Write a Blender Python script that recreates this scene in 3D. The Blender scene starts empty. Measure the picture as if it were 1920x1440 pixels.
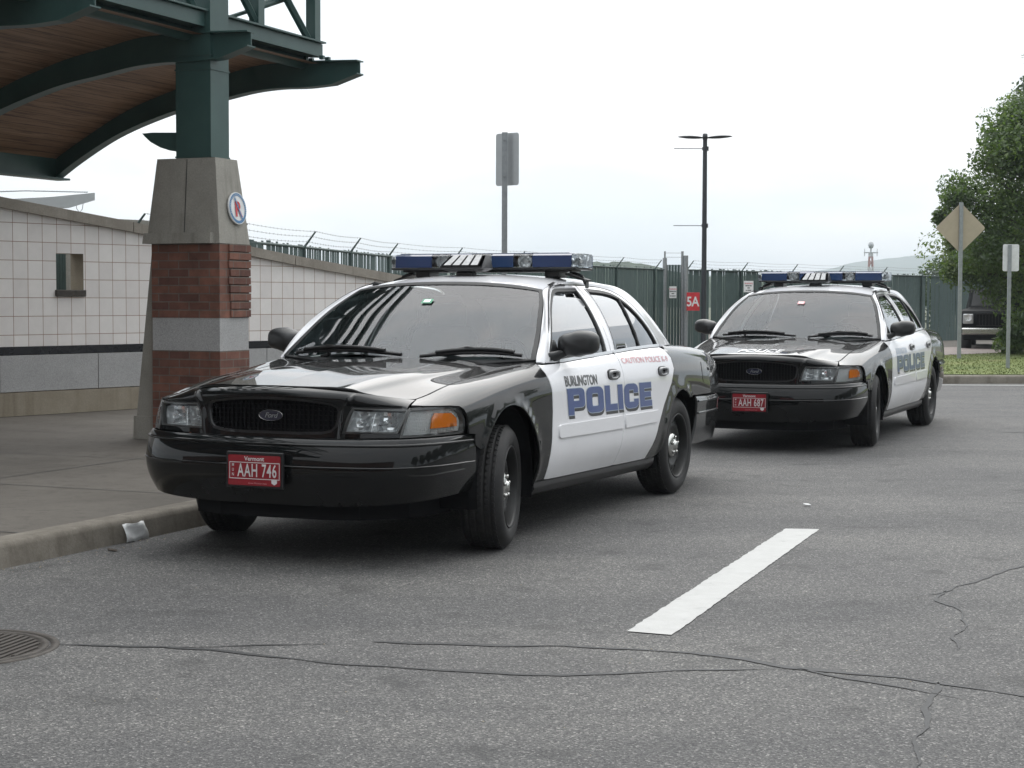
import bpy, bmesh, math, random
import numpy as np
from mathutils import Vector, Matrix, Euler
from mathutils.geometry import delaunay_2d_cdt
R = math.radians
scene = bpy.context.scene
COL = scene.collection

# ------------------------------------------------------------ camera, sky, sun, exposure
FPX = 3200.0
cam_d = bpy.data.cameras.new("camera")
cam = bpy.data.objects.new("camera", cam_d)
COL.objects.link(cam)
cam_d.sensor_width = 36.0
cam_d.lens = 36.0 * FPX / 1920.0
cam_d.clip_start = 0.1
cam_d.clip_end = 20000.0
cam.location = (0, 0, 1.354)
cam.rotation_euler = (math.pi / 2 - 0.0499, -0.0028, 0)
scene.camera = cam

SKY_H, SKY_Z = .76, 1.05
SUN_EL, SUN_AZ = 52.0, 20.0     # azimuth from +Y towards +X (behind the cars, a little right)
world = bpy.data.worlds.new("World")
scene.world = world
world.use_nodes = True
wn, wlk = world.node_tree.nodes, world.node_tree.links
wn.clear()
w_out = wn.new('ShaderNodeOutputWorld')
w_bg = wn.new('ShaderNodeBackground')
w_bg2 = wn.new('ShaderNodeBackground')
w_sky = wn.new('ShaderNodeTexSky')
w_sky.sky_type = 'NISHITA'
w_sky.sun_disc = False
w_sky.sun_elevation = R(SUN_EL)
w_sky.sun_rotation = R(SUN_AZ)
w_sky.dust_density = 2.0
w_bg.inputs[1].default_value = 0.12
w_mix = wn.new('ShaderNodeMixShader')
tc = wn.new('ShaderNodeTexCoord')
mp = wn.new('ShaderNodeMapping'); mp.inputs['Scale'].default_value = (1.3, 1.3, 4.5)
nz = wn.new('ShaderNodeTexNoise'); nz.inputs['Scale'].default_value = 3.2; nz.inputs['Detail'].default_value = 7; nz.inputs['Roughness'].default_value = .52
rp = wn.new('ShaderNodeValToRGB')
rp.color_ramp.elements[0].position = .40; rp.color_ramp.elements[0].color = (.80, .86, .90, 1)
rp.color_ramp.elements[1].position = .58; rp.color_ramp.elements[1].color = (1, 1, 1, 1)
# overcast sky: several times brighter overhead than at the horizon, a little brighter towards the hidden sun
sp = wn.new('ShaderNodeSeparateXYZ')
def wmath(op, a, b=None):
    m_ = wn.new('ShaderNodeMath'); m_.operation = op
    for i, v in enumerate((a, b)):
        if v is None: continue
        if isinstance(v, (int, float)): m_.inputs[i].default_value = v
        else: wlk.new(v, m_.inputs[i])
    return m_.outputs[0]
wlk.new(tc.outputs['Generated'], mp.inputs[0]); wlk.new(mp.outputs[0], nz.inputs['Vector']); wlk.new(nz.outputs['Fac'], rp.inputs[0])
wlk.new(tc.outputs['Generated'], sp.inputs[0])
up = wmath('ADD', wmath('MULTIPLY', wmath('POWER', wmath('MAXIMUM', sp.outputs['Z'], 0.0), 1.5), SKY_Z), SKY_H)
side = wmath('ADD', wmath('MULTIPLY', sp.outputs['Y'], .2), .8)
class mul: outputs = [wmath('MULTIPLY', up, side)]
wlk.new(rp.outputs[0], w_bg2.inputs[0]); wlk.new(mul.outputs[0], w_bg2.inputs[1])
wlk.new(w_sky.outputs[0], w_bg.inputs[0])
w_mix.inputs[0].default_value = .93
wlk.new(w_bg.outputs[0], w_mix.inputs[1]); wlk.new(w_bg2.outputs[0], w_mix.inputs[2]); wlk.new(w_mix.outputs[0], w_out.inputs[0])

sun_d = bpy.data.lights.new("sun", 'SUN')
sun = bpy.data.objects.new("sun", sun_d)
COL.objects.link(sun)
sun_d.energy = 0.9
sun_d.angle = R(75)
sun_d.color = (1, .96, .9)
dirv = Vector((math.sin(R(SUN_AZ)) * math.cos(R(SUN_EL)), math.cos(R(SUN_AZ)) * math.cos(R(SUN_EL)), math.sin(R(SUN_EL))))
sun.rotation_euler = dirv.to_track_quat('Z', 'Y').to_euler()

scene.view_settings.view_transform = 'Standard'
scene.view_settings.look = 'None'
scene.view_settings.exposure = 0.78
scene.view_settings.gamma = 1.0

# ------------------------------------------------------------ materials
class NT:
    def __init__(s, name):
        s.m = bpy.data.materials.new(name); s.m.use_nodes = True
        s.n = s.m.node_tree.nodes; s.l = s.m.node_tree.links
        s.b = s.n['Principled BSDF']; s.out = s.n['Material Output']
    def node(s, t, **k):
        n = s.n.new(t)
        for a, v in k.items():
            if a.startswith('i_'):
                n.inputs[a[2:].replace('_', ' ')].default_value = v
            else: setattr(n, a, v)
        return n
    def link(s, a, b): s.l.new(a, b)
    def coord(s, scale=(1, 1, 1), which='Object'):
        t = s.node('ShaderNodeTexCoord'); m = s.node('ShaderNodeMapping')
        m.inputs['Scale'].default_value = scale
        s.link(t.outputs[which], m.inputs[0]); return m.outputs[0]
    def noise(s, vec, scale, detail=4, rough=.6):
        n = s.node('ShaderNodeTexNoise'); n.inputs['Scale'].default_value = scale
        n.inputs['Detail'].default_value = detail; n.inputs['Roughness'].default_value = rough
        if vec is not None: s.link(vec, n.inputs['Vector'])
        return n.outputs['Fac']
    def ramp(s, fac, stops):
        r = s.node('ShaderNodeValToRGB'); e = r.color_ramp.elements
        e[0].position, e[0].color = stops[0][0], (*stops[0][1], 1)
        e[1].position, e[1].color = stops[-1][0], (*stops[-1][1], 1)
        for p, c in stops[1:-1]:
            x = e.new(p); x.color = (*c, 1)
        s.link(fac, r.inputs[0]); return r.outputs[0]
    def mix(s, fac, a, b, mode='MIX'):
        m = s.node('ShaderNodeMix', data_type='RGBA', blend_type=mode)
        for i, v in ((0, fac), (6, a), (7, b)):
            if isinstance(v, (int, float)): m.inputs[i].default_value = v
            elif isinstance(v, tuple): m.inputs[i].default_value = (*v[:3], 1)
            else: s.link(v, m.inputs[i])
        return m.outputs[2]
    def math(s, op, a, b=None, c=None):
        m = s.node('ShaderNodeMath', operation=op)
        for i, v in enumerate((a, b, c)):
            if v is None: continue
            if isinstance(v, (int, float)): m.inputs[i].default_value = v
            else: s.link(v, m.inputs[i])
        return m.outputs[0]
    def bump(s, h, strength=.3, dist=.01):
        b = s.node('ShaderNodeBump'); b.inputs['Strength'].default_value = strength; b.inputs['Distance'].default_value = dist
        s.link(h, b.inputs['Height']); s.link(b.outputs[0], s.b.inputs['Normal']); return b
    def base(s, c):
        if isinstance(c, tuple): s.b.inputs['Base Color'].default_value = (*c, 1)
        else: s.link(c, s.b.inputs['Base Color'])
    def rough(s, v):
        if isinstance(v, (int, float)): s.b.inputs['Roughness'].default_value = v
        else: s.link(v, s.b.inputs['Roughness'])

def simple(name, col, rough=.5, metal=0, var=.12, scale=8, bump=0, spec=.5, coat=0):
    t = NT(name); v = t.coord()
    n = t.noise(v, scale, 5)
    a = tuple(max(0, c * (1 - var)) for c in col); b = tuple(min(1, c * (1 + var)) for c in col)
    t.base(t.ramp(n, [(.3, a), (.7, b)])); t.rough(rough)
    t.b.inputs['Metallic'].default_value = metal
    t.b.inputs['Specular IOR Level'].default_value = spec
    t.b.inputs['Coat Weight'].default_value = coat
    t.b.inputs['Coat Roughness'].default_value = .04
    if bump: t.bump(t.noise(v, scale * 12, 3), bump, .004)
    return t.m

M = {}
def mk_paint(name, col, rough=.25, low_dirt=.3):
    t = NT(name); v = t.coord()
    dirt = t.noise(v, 2.2, 8, .65)
    low = t.node('ShaderNodeSeparateXYZ'); tcn = t.node('ShaderNodeTexCoord'); t.link(tcn.outputs['Object'], low.inputs[0])
    h = t.node('ShaderNodeMapRange'); h.inputs[1].default_value = .65; h.inputs[2].default_value = .25; h.inputs[3].default_value = 0; h.inputs[4].default_value = 1
    t.link(low.outputs['Z'], h.inputs[0])
    f = t.math('MULTIPLY', t.math('POWER', dirt, 2.0), t.math('ADD', t.math('MULTIPLY', h.outputs[0], low_dirt), .012))
    t.base(t.mix(t.math('MINIMUM', f, .5), col, (.19, .17, .145)))
    t.rough(rough)
    t.b.inputs['Coat Weight'].default_value = 1
    t.link(t.math('ADD', t.math('MULTIPLY', f, .5), .012), t.b.inputs['Coat Roughness'])
    t.b.inputs['Specular IOR Level'].default_value = .05
    t.b.inputs['Coat IOR'].default_value = 1.42
    return t.m
M['black_paint'] = mk_paint('black_paint', (.003, .0036, .0042), .4, .06)
M['white_paint'] = mk_paint('white_paint', (.79, .79, .81), .4, .6)
M['lamp_facet'] = simple('lamp_facet', (.9, .91, .92), .10, metal=.9, var=.03)
M['black_plastic'] = simple('black_plastic', (.018, .019, .02), .38, bump=.02)
M['matt_black'] = simple('matt_black', (.006, .006, .007), .8, spec=.15)
M['trim_black'] = simple('trim_black', (.012, .012, .013), .3)
M['rubber_seal'] = simple('rubber_seal', (.015, .016, .017), .55)
M['chrome'] = simple('chrome', (.55, .55, .53), .2, metal=1, var=.05)
M['silver'] = simple('silver', (.62, .63, .65), .28, metal=.6, var=.05)
M['steel_black'] = simple('steel_black', (.008, .008, .008), .5, var=.3, scale=20)
M['interior_dark'] = simple('interior_dark', (.035, .036, .038), .7)
M['seat_cloth'] = simple('seat_cloth', (.16, .165, .17), .9)
M['orange_lens'] = simple('orange_lens', (.78, .22, .02), .12, coat=1, var=.06, scale=60)
M['red_lens'] = simple('red_lens', (.35, .01, .01), .1, coat=1)
M['decal_blue'] = simple('decal_blue', (.035, .075, .24), .3, coat=.6, var=.05)
M['decal_black'] = simple('decal_black', (.012, .012, .014), .35, coat=.5)
M['decal_grey'] = simple('decal_grey', (.42, .5, .6), .35, coat=.5)
M['decal_red'] = simple('decal_red', (.62, .25, .27), .35, coat=.5)
M['decal_white'] = simple('decal_white', (.82, .83, .84), .35, coat=.5)
M['decal_green'] = simple('decal_green', (.05, .30, .16), .4)
M['plate_red'] = simple('plate_red', (.23, .010, .018), .35, coat=.3)
M['plate_white'] = simple('plate_white', (.62, .6, .6), .4)
M['plate_green'] = simple('plate_green', (.02, .16, .07), .4)
M['emblem_blue'] = simple('emblem_blue', (.005, .007, .025), .2, coat=1)
def tyre_mat():
    t = NT('tyre_rubber'); v = t.coord()
    t.base(t.ramp(t.noise(v, 14, 6), [(.35, (.011, .011, .012)), (.7, (.024, .023, .022))])); t.rough(.7)
    t.bump(t.noise(v, 300, 2), .15, .002)
    return t.m
M['tyre_rubber'] = tyre_mat()
def glass(name, tint, rough=.0, extra=.0, ior=1.5, gain=1.0):
    t = NT(name); t.n.remove(t.b)
    tr = t.node('ShaderNodeBsdfTransparent'); tr.inputs[0].default_value = (*tint, 1)
    gl = t.node('ShaderNodeBsdfGlossy'); gl.inputs['Roughness'].default_value = rough; gl.inputs['Color'].default_value = (.95, .97, 1, 1)
    fr = t.node('ShaderNodeFresnel'); fr.inputs['IOR'].default_value = ior
    mx = t.node('ShaderNodeMixShader')
    f = t.math('MINIMUM', t.math('ADD', t.math('MULTIPLY', fr.outputs[0], gain), extra), .9)
    t.link(f, mx.inputs[0]); t.link(tr.outputs[0], mx.inputs[1]); t.link(gl.outputs[0], mx.inputs[2]); t.link(mx.outputs[0], t.out.inputs[0])
    return t.m
M['windshield_glass'] = glass('windshield_glass', (.62, .70, .70), .028, .055, gain=.5)
M['side_glass'] = glass('side_glass', (.13, .15, .155), .006, .05, gain=1.3)
M['lens_clear'] = glass('lens_clear', (.96, .98, .98), .02, .0, 1.4)
def blue_lens():
    t = NT('blue_lens'); v = t.coord()
    w = t.node('ShaderNodeTexWave'); w.inputs['Scale'].default_value = 60; w.bands_direction = 'Y'; t.link(v, w.inputs[0])
    t.base(t.ramp(w.outputs['Fac'], [(0, (.018, .035, .085)), (1, (.030, .062, .15))])); t.rough(.16)
    t.b.inputs['Coat Weight'].default_value = 1
    return t.m
M['blue_lens'] = blue_lens()
def reflector():
    t = NT('reflector'); v = t.coord()
    vo = t.node('ShaderNodeTexVoronoi'); vo.inputs['Scale'].default_value = 22; t.link(v, vo.inputs['Vector'])
    t.base((.86, .88, .89)); t.b.inputs['Metallic'].default_value = .5; t.rough(.14)
    t.bump(vo.outputs['Distance'], .9, .03)
    return t.m
M['reflector'] = reflector()

# ------------------------------------------------------------ object helpers
def link(o, parent=None):
    COL.objects.link(o)
    if parent is not None: o.parent = parent
    return o
def tag(o, label=None, cat=None, group=None, kind=None):
    if label: o['label'] = label
    if cat: o['category'] = cat
    if group: o['group'] = group
    if kind: o['kind'] = kind
    return o
def empty(name, loc=(0, 0, 0), rot=(0, 0, 0)):
    o = bpy.data.objects.new(name, None); o.location = loc; o.rotation_euler = rot
    o.empty_display_size = .2
    return link(o)
def copy_tree(o, parent=None):
    c = o.copy(); link(c, parent)
    if parent is not None: c.parent = parent
    for ch in list(o.children): copy_tree(ch, c)
    return c

class MB:
    """collects primitives, builds one mesh object"""
    def __init__(s): s.v = []; s.f = []; s.sm = []; s.mi = []
    def add(s, vs, fs, smooth=False, mi=0):
        o = len(s.v); s.v += [tuple(map(float, p)) for p in vs]
        s.f += [tuple(i + o for i in f) for f in fs]; s.sm += [smooth] * len(fs); s.mi += [mi] * len(fs); return s
    def box(s, c, d, rot=None, mi=0, bev=0):
        x, y, z = d[0] / 2, d[1] / 2, d[2] / 2
        if bev > 0:
            b = min(bev, x * .9, y * .9, z * .9); V = []; 
            for sx in (-1, 1):
                for sy in (-1, 1):
                    for sz in (-1, 1):
                        V += [(sx * x, sy * (y - b), sz * (z - b)), (sx * (x - b), sy * y, sz * (z - b)), (sx * (x - b), sy * (y - b), sz * z)]
            bm = bmesh.new(); [bm.verts.new(p) for p in V]
            r = bmesh.ops.convex_hull(bm, input=bm.verts); bm.normal_update()
            bm.verts.index_update()
            V = [tuple(v.co) for v in bm.verts]; Fs = [tuple(v.index for v in f.verts) for f in bm.faces]; bm.free()
        else:
            V = [(a, b_, c_) for a in (-x, x) for b_ in (-y, y) for c_ in (-z, z)]
            Fs = [(0, 1, 3, 2), (4, 6, 7, 5), (0, 4, 5, 1), (2, 3, 7, 6), (0, 2, 6, 4), (1, 5, 7, 3)]
        m = rot.to_matrix() if isinstance(rot, Euler) else rot
        V = [(m @ Vector(p) if m is not None else Vector(p)) + Vector(c) for p in V]
        return s.add(V, Fs, False, mi)
    def tube(s, pts, r, n=10, cap=True, mi=0, smooth=True):
        pts = [Vector(p) for p in pts]; rr = r if isinstance(r, (list, tuple)) else [r] * len(pts)
        V = []; Fs = []; up = None
        for i, p in enumerate(pts):
            d = (pts[min(i + 1, len(pts) - 1)] - pts[max(i - 1, 0)]).normalized()
            if up is None:
                up = Vector((0, 0, 1)) if abs(d.z) < .9 else Vector((1, 0, 0))
            a = d.cross(up).normalized(); b = a.cross(d).normalized(); up = b
            for k in range(n):
                t = 2 * math.pi * k / n; V.append(p + a * math.cos(t) * rr[i] + b * math.sin(t) * rr[i])
        for i in range(len(pts) - 1):
            for k in range(n):
                k2 = (k + 1) % n; Fs.append((i * n + k, i * n + k2, (i + 1) * n + k2, (i + 1) * n + k))
        s.add(V, Fs, smooth, mi)
        if cap: 
            s.add(V[:n], [tuple(range(n))], False, mi); s.add(V[-n:], [tuple(reversed(range(n)))], False, mi)
        return s
    def lathe(s, prof, n=32, axis='Y', c=(0, 0, 0), smooth=True, mi=0, closed=False):
        """prof: list of (radius, along)"""
        V = []; Fs = []; m = len(prof)
        for k in range(n):
            t = 2 * math.pi * k / n; ct, st = math.cos(t), math.sin(t)
            for r, a in prof:
                if axis == 'Y': p = (r * ct, a, r * st)
                elif axis == 'Z': p = (r * ct, r * st, a)
                else: p = (a, r * ct, r * st)
                V.append((p[0] + c[0], p[1] + c[1], p[2] + c[2]))
        for k in range(n):
            k2 = (k + 1) % n
            for i in range(m - 1 + (1 if closed else 0)):
                j = (i + 1) % m
                Fs.append((k * m + i, k * m + j, k2 * m + j, k2 * m + i))
        return s.add(V, Fs, smooth, mi)
    def prism(s, poly, z0, z1, fr=None, mi=0):
        """poly 2D (a,b), extruded along third axis; fr maps (a,b,c)->3D"""
        fr = fr or (lambda a, b, c: (a, b, c)); n = len(poly)
        V = [fr(a, b, z0) for a, b in poly] + [fr(a, b, z1) for a, b in poly]
        Fs = [tuple(reversed(range(n))), tuple(range(n, 2 * n))] + [(i, (i + 1) % n, n + (i + 1) % n, n + i) for i in range(n)]
        return s.add(V, Fs, False, mi)
    def build(s, name, mat, parent=None, loc=None, rot=None, recalc=True):
        me = bpy.data.meshes.new(name); me.from_pydata(s.v, [], s.f)
        mats = mat if isinstance(mat, (list, tuple)) else [mat]
        for m in mats: me.materials.append(M[m] if isinstance(m, str) else m)
        me.polygons.foreach_set('use_smooth', s.sm); me.polygons.foreach_set('material_index', s.mi)
        if recalc:
            bm = bmesh.new(); bm.from_mesh(me); bmesh.ops.recalc_face_normals(bm, faces=bm.faces); bm.to_mesh(me); bm.free()
        me.update()
        o = bpy.data.objects.new(name, me); link(o, parent)
        if loc is not None: o.location = loc
        if rot is not None: o.rotation_euler = rot
        return o

def superell(a, b, n=2.5, k=48, t0=0, t1=2 * math.pi):
    out = []
    for i in range(k):
        t = t0 + (t1 - t0) * i / k; c, s_ = math.cos(t), math.sin(t)
        out.append((a * math.copysign(abs(c) ** (2 / n), c), b * math.copysign(abs(s_) ** (2 / n), s_)))
    return out
def crom(P, n=6, closed=False):
    P = [np.array(p, float) for p in P]; N = len(P); out = []
    rng = range(N if closed else N - 1)
    for i in rng:
        p0 = P[(i - 1) % N] if (closed or i > 0) else 2 * P[0] - P[1]
        p1 = P[i]; p2 = P[(i + 1) % N]
        p3 = P[(i + 2) % N] if (closed or i < N - 2) else 2 * P[-1] - P[-2]
        for k in range(n):
            t = k / n
            out.append(tuple(.5 * ((2 * p1) + (-p0 + p2) * t + (2 * p0 - 5 * p1 + 4 * p2 - p3) * t * t + (-p0 + 3 * p1 - 3 * p2 + p3) * t ** 3)))
    if not closed: out.append(tuple(P[-1]))
    return out

# ------------------------------------------------------------ spline patches and panels
def card(knots, t):
    """cardinal natural cubic spline basis matrix (len(t) x len(knots)), linear extrapolation"""
    k = np.asarray(knots, float); n = len(k); t = np.asarray(t, float); h = np.diff(k)
    A = np.zeros((n, n)); Bm = np.zeros((n, n)); A[0, 0] = A[-1, -1] = 1
    for i in range(1, n - 1):
        A[i, i - 1] = h[i - 1]; A[i, i] = 2 * (h[i - 1] + h[i]); A[i, i + 1] = h[i]
        Bm[i, i - 1] += 6 / h[i - 1]; Bm[i, i] -= 6 / h[i - 1] + 6 / h[i]; Bm[i, i + 1] += 6 / h[i]
    M2 = np.linalg.solve(A, Bm)
    idx = np.clip(np.searchsorted(k, t) - 1, 0, n - 2); I = np.eye(n)
    tc_ = np.clip(t, k[0], k[-1])
    a = (k[idx + 1] - tc_) / h[idx]; b = (tc_ - k[idx]) / h[idx]
    hh = h[idx][:, None]; a_ = a[:, None]; b_ = b[:, None]
    out = a_ * I[idx] + b_ * I[idx + 1] + ((a_ ** 3 - a_) * M2[idx] + (b_ ** 3 - b_) * M2[idx + 1]) * hh ** 2 / 6
    ex = (t - tc_)[:, None]
    der = (I[idx + 1] - I[idx]) / hh + (-(3 * a_ ** 2 - 1) * M2[idx] + (3 * b_ ** 2 - 1) * M2[idx + 1]) * hh / 6
    return out + der * ex
class Patch:
    def __init__(s, us, vs, net):
        s.us = np.array(us, float); s.vs = np.array(vs, float); s.net = np.array(net, float)
        if s.us[0] > s.us[-1]: s.us = s.us[::-1]; s.net = s.net[::-1]
        if s.vs[0] > s.vs[-1]: s.vs = s.vs[::-1]; s.net = s.net[:, ::-1]
    def __call__(s, U, V):
        Bu = card(s.us, U); Bv = card(s.vs, V)
        return np.einsum('ni,nj,ijc->nc', Bu, Bv, s.net)
def chords(rows):
    r = np.array(rows, float); d = np.linalg.norm(np.diff(r, axis=0), axis=1); return np.concatenate([[0], np.cumsum(d)])

def inpoly(P, poly):
    x, y = P[:, 0], P[:, 1]; c = np.zeros(len(P), bool); n = len(poly)
    for i in range(n):
        x1, y1 = poly[i]; x2, y2 = poly[(i + 1) % n]
        if y1 == y2: continue
        m = ((y1 > y) != (y2 > y)) & (x < (x2 - x1) * (y - y1) / (y2 - y1) + x1); c ^= m
    return c
def densify(poly, st, closed=True):
    out = []; n = len(poly)
    for i in range(n if closed else n - 1):
        a = np.array(poly[i], float); b = np.array(poly[(i + 1) % n], float)
        k = max(1, int(math.ceil(np.linalg.norm((b - a) / np.array(st)))))
        for j in range(k): out.append(tuple(a + (b - a) * j / k))
    if not closed: out.append(tuple(poly[-1]))
    return out
def distpoly(P, poly, st):
    st = np.array(st); Q = P / st; d = np.full(len(P), 1e9); n = len(poly)
    A = np.array(poly) / st
    for i in range(n):
        a = A[i]; b = A[(i + 1) % n]; ab = b - a; L = ab @ ab
        if L < 1e-14: continue
        t = np.clip(((Q - a) @ ab) / L, 0, 1); d = np.minimum(d, np.linalg.norm(Q - a - t[:, None] * ab, axis=1))
    return d
def fnorm(f, U, V, eu=1e-4, ev=1e-4):
    du = f(U + eu, V) - f(U - eu, V); dv = f(U, V + ev) - f(U, V - ev)
    n = np.cross(du, dv); n /= np.maximum(np.linalg.norm(n, axis=1), 1e-12)[:, None]; return n
PANELS = {}
def panel(name, f, outer, st, mat, parent=None, holes=(), off=0.0, depth=.012, ref=(-1.5, 0, .5), mirror=False, thin=False, round_=.6):
    """mesh of the region 'outer' minus 'holes' of surface f(u,v), edges turned inwards by depth, analytic normals"""
    loops = [densify(outer, st)] + [densify(h, st) for h in holes]
    B = np.array(sum(loops, [])); lo, hi = B.min(0), B.max(0)
    gx = np.arange(lo[0] + st[0] * .5, hi[0], st[0]); gy = np.arange(lo[1] + st[1] * .5, hi[1], st[1])
    pts = [tuple(p) for p in B]; edges = []; o = 0
    for L_ in loops:
        edges += [(o + i, o + (i + 1) % len(L_)) for i in range(len(L_))]; o += len(L_)
    if len(gx) and len(gy):
        G = np.stack(np.meshgrid(gx, gy), -1).reshape(-1, 2)
        k = inpoly(G, loops[0])
        for h in loops[1:]: k &= ~inpoly(G, h)
        G = G[k]
        for L_ in loops: 
            if len(G): G = G[distpoly(G, L_, st) > .45]
        pts += [tuple(p) for p in G]
    # work in scaled space for well shaped triangles
    vs, es, fs, ov, oe, of = delaunay_2d_cdt([Vector((p[0] / st[0], p[1] / st[1])) for p in pts], edges, [], 0, 1e-7)
    UV = np.array([(v[0] * st[0], v[1] * st[1]) for v in vs]); F_ = [tuple(t) for t in fs]
    C_ = np.array([UV[list(t)].mean(0) for t in F_])
    k = inpoly(C_, loops[0])
    for h in loops[1:]: k &= ~inpoly(C_, h)
    F_ = [t for t, q in zip(F_, k) if q]
    used = sorted({i for t in F_ for i in t}); mp_ = {a: b for b, a in enumerate(used)}
    UV = UV[used]; F_ = [tuple(mp_[i] for i in t) for t in F_]
    P = f(UV[:, 0], UV[:, 1]); N = fnorm(f, UV[:, 0], UV[:, 1])
    sg = 1 if np.sum(N * (P - np.array(ref))) > 0 else -1
    N = N * sg; P = P + N * off
    # fix winding
    FF = []
    for t in F_:
        a, b, c = P[t[0]], P[t[1]], P[t[2]]
        FF.append(t if np.dot(np.cross(b - a, c - a), N[t[0]]) > 0 else (t[0], t[2], t[1]))
    cnt = {}
    for t in FF:
        for i in range(3):
            e = (t[i], t[(i + 1) % 3]); cnt[e] = 1
    bed = [e for e in cnt if (e[1], e[0]) not in cnt]
    nV = len(P); bi = sorted({i for e in bed for i in e}); bm_ = {a: nV + j for j, a in enumerate(bi)}
    # edge outward direction
    OUT = np.zeros((nV, 3))
    for a, b in bed:
        t = P[b] - P[a]; oo = np.cross(t, N[a]); OUT[a] += oo; OUT[b] += oo
    l = np.linalg.norm(OUT, axis=1); OUT[l > 0] /= l[l > 0][:, None]
    verts = [tuple(p) for p in P] + [tuple(P[i] - N[i] * depth) for i in bi]
    faces = list(FF); ln = [[N[i] for i in t] for t in FF]
    for a, b in bed:
        faces.append((b, a, bm_[a], bm_[b]))
        na = N[a] * round_ + OUT[a]; nb = N[b] * round_ + OUT[b]
        ln.append([nb, na, OUT[a], OUT[b]])
    sgn = -1 if mirror else 1
    if mirror:
        verts = [(x, -y, z) for x, y, z in verts]; faces = [tuple(reversed(t)) for t in faces]
        ln = [[np.array([n[0], -n[1], n[2]]) for n in reversed(q)] for q in ln]
    me = bpy.data.meshes.new(name); me.from_pydata(verts, [], faces)
    me.materials.append(M[mat]); me.polygons.foreach_set('use_smooth', [True] * len(faces))
    flat = [tuple(n / max(np.linalg.norm(n), 1e-9)) for q in ln for n in q]
    me.normals_split_custom_set(flat)
    ob = bpy.data.objects.new(name, me); link(ob, parent)
    return ob
# ============================================================ the police sedan (x forward, y left, z up, front axle at x=0)
WB = 2.913
ST = [1.0, .72, .40, 0, -.35, -.7, -1.15, -1.6, -2.0, -2.4, -2.9, -3.4, -3.9, -4.2]
SEC = {
 1.0:  [(.80,.30),(.82,.36),(.84,.43),(.84,.56),(.835,.66),(.81,.72),(.78,.745),(.74,.765),(.68,.785),(.56,.812),(.46,.838),(.22,.857),(0,.862)],
 .72:  [(.86,.30),(.875,.36),(.885,.43),(.89,.58),(.887,.67),(.872,.735),(.847,.768),(.80,.792),(.70,.81),(.56,.845),(.46,.873),(.22,.894),(0,.900)],
 .40:  [(.88,.30),(.897,.36),(.907,.43),(.915,.58),(.912,.71),(.895,.785),(.865,.825),(.815,.853),(.713,.868),(.56,.888),(.46,.912),(.22,.930),(0,.936)],
 0:    [(.885,.30),(.905,.36),(.918,.43),(.927,.60),(.926,.75),(.912,.835),(.885,.877),(.83,.904),(.717,.914),(.56,.924),(.46,.943),(.22,.957),(0,.963)],
 -.35: [(.895,.30),(.918,.36),(.936,.43),(.944,.60),(.943,.77),(.932,.865),(.902,.92),(.845,.95),(.72,.956),(.56,.960),(.46,.973),(.22,.984),(0,.989)],
 -.7:  [(.90,.30),(.926,.36),(.948,.43),(.956,.60),(.955,.78),(.944,.880),(.914,.946),(.868,.985),(.72,.995),(.56,.995),(.46,1.0),(.22,1.008),(0,1.01)],
 -1.15:[(.90,.30),(.928,.36),(.953,.43),(.961,.60),(.960,.79),(.950,.890),(.922,.958),(.880,.998),(.74,1.01),(.6,1.01),(.46,1.01),(.22,1.01),(0,1.01)],
 -1.6: [(.90,.30),(.928,.36),(.955,.43),(.963,.60),(.961,.79),(.952,.895),(.926,.968),(.885,1.013),(.74,1.02),(.6,1.02),(.46,1.02),(.22,1.02),(0,1.02)],
 -2.0: [(.90,.30),(.928,.36),(.955,.43),(.963,.60),(.961,.79),(.952,.90),(.926,.978),(.885,1.03),(.74,1.035),(.6,1.035),(.46,1.035),(.22,1.035),(0,1.035)],
 -2.4: [(.90,.30),(.926,.36),(.951,.43),(.961,.60),(.958,.79),(.950,.91),(.924,.99),(.884,1.042),(.74,1.05),(.6,1.05),(.46,1.05),(.22,1.05),(0,1.05)],
 -2.9: [(.892,.30),(.916,.36),(.938,.43),(.952,.60),(.950,.79),(.940,.91),(.913,.99),(.868,1.038),(.74,1.06),(.6,1.066),(.46,1.07),(.22,1.075),(0,1.078)],
 -3.4: [(.885,.30),(.907,.36),(.926,.43),(.938,.60),(.937,.78),(.925,.90),(.897,.975),(.85,1.02),(.72,1.052),(.56,1.064),(.46,1.07),(.22,1.077),(0,1.08)],
 -3.9: [(.85,.30),(.872,.36),(.888,.43),(.90,.60),(.898,.77),(.882,.885),(.853,.955),(.805,1.0),(.69,1.032),(.56,1.042),(.46,1.048),(.22,1.055),(0,1.057)],
 -4.2: [(.77,.30),(.795,.36),(.812,.43),(.828,.60),(.83,.77),(.818,.87),(.795,.935),(.755,.975),(.66,1.005),(.54,1.014),(.44,1.02),(.2,1.028),(0,1.03)],
}
xs_ = sorted(ST)
_net = np.array([[(x, *SEC[x][j]) for j in range(13)] for x in xs_])
_vk = chords([(0, y, z) for y, z in SEC[-.35]])
_L0 = Patch(xs_, _vk, _net)
ARCHF = (.03, .335, .375, .425); ARCHR = (-2.885, .335, .385, .418)
def bodyf(U, V):
    U = np.asarray(U, float); V = np.asarray(V, float)
    P = _L0(U, V)
    for cx, cz, a, b in (ARCHF, ARCHR):
        r = np.sqrt(((P[:, 0] - cx) / a) ** 2 + ((P[:, 2] - cz) / b) ** 2)
        w = .014 * np.exp(-((r - 1.0) / .075) ** 2) * (P[:, 1] > .5)
        P[:, 1] += w
    return P
_vt = np.linspace(_vk[0], _vk[-1], 300)
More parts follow.
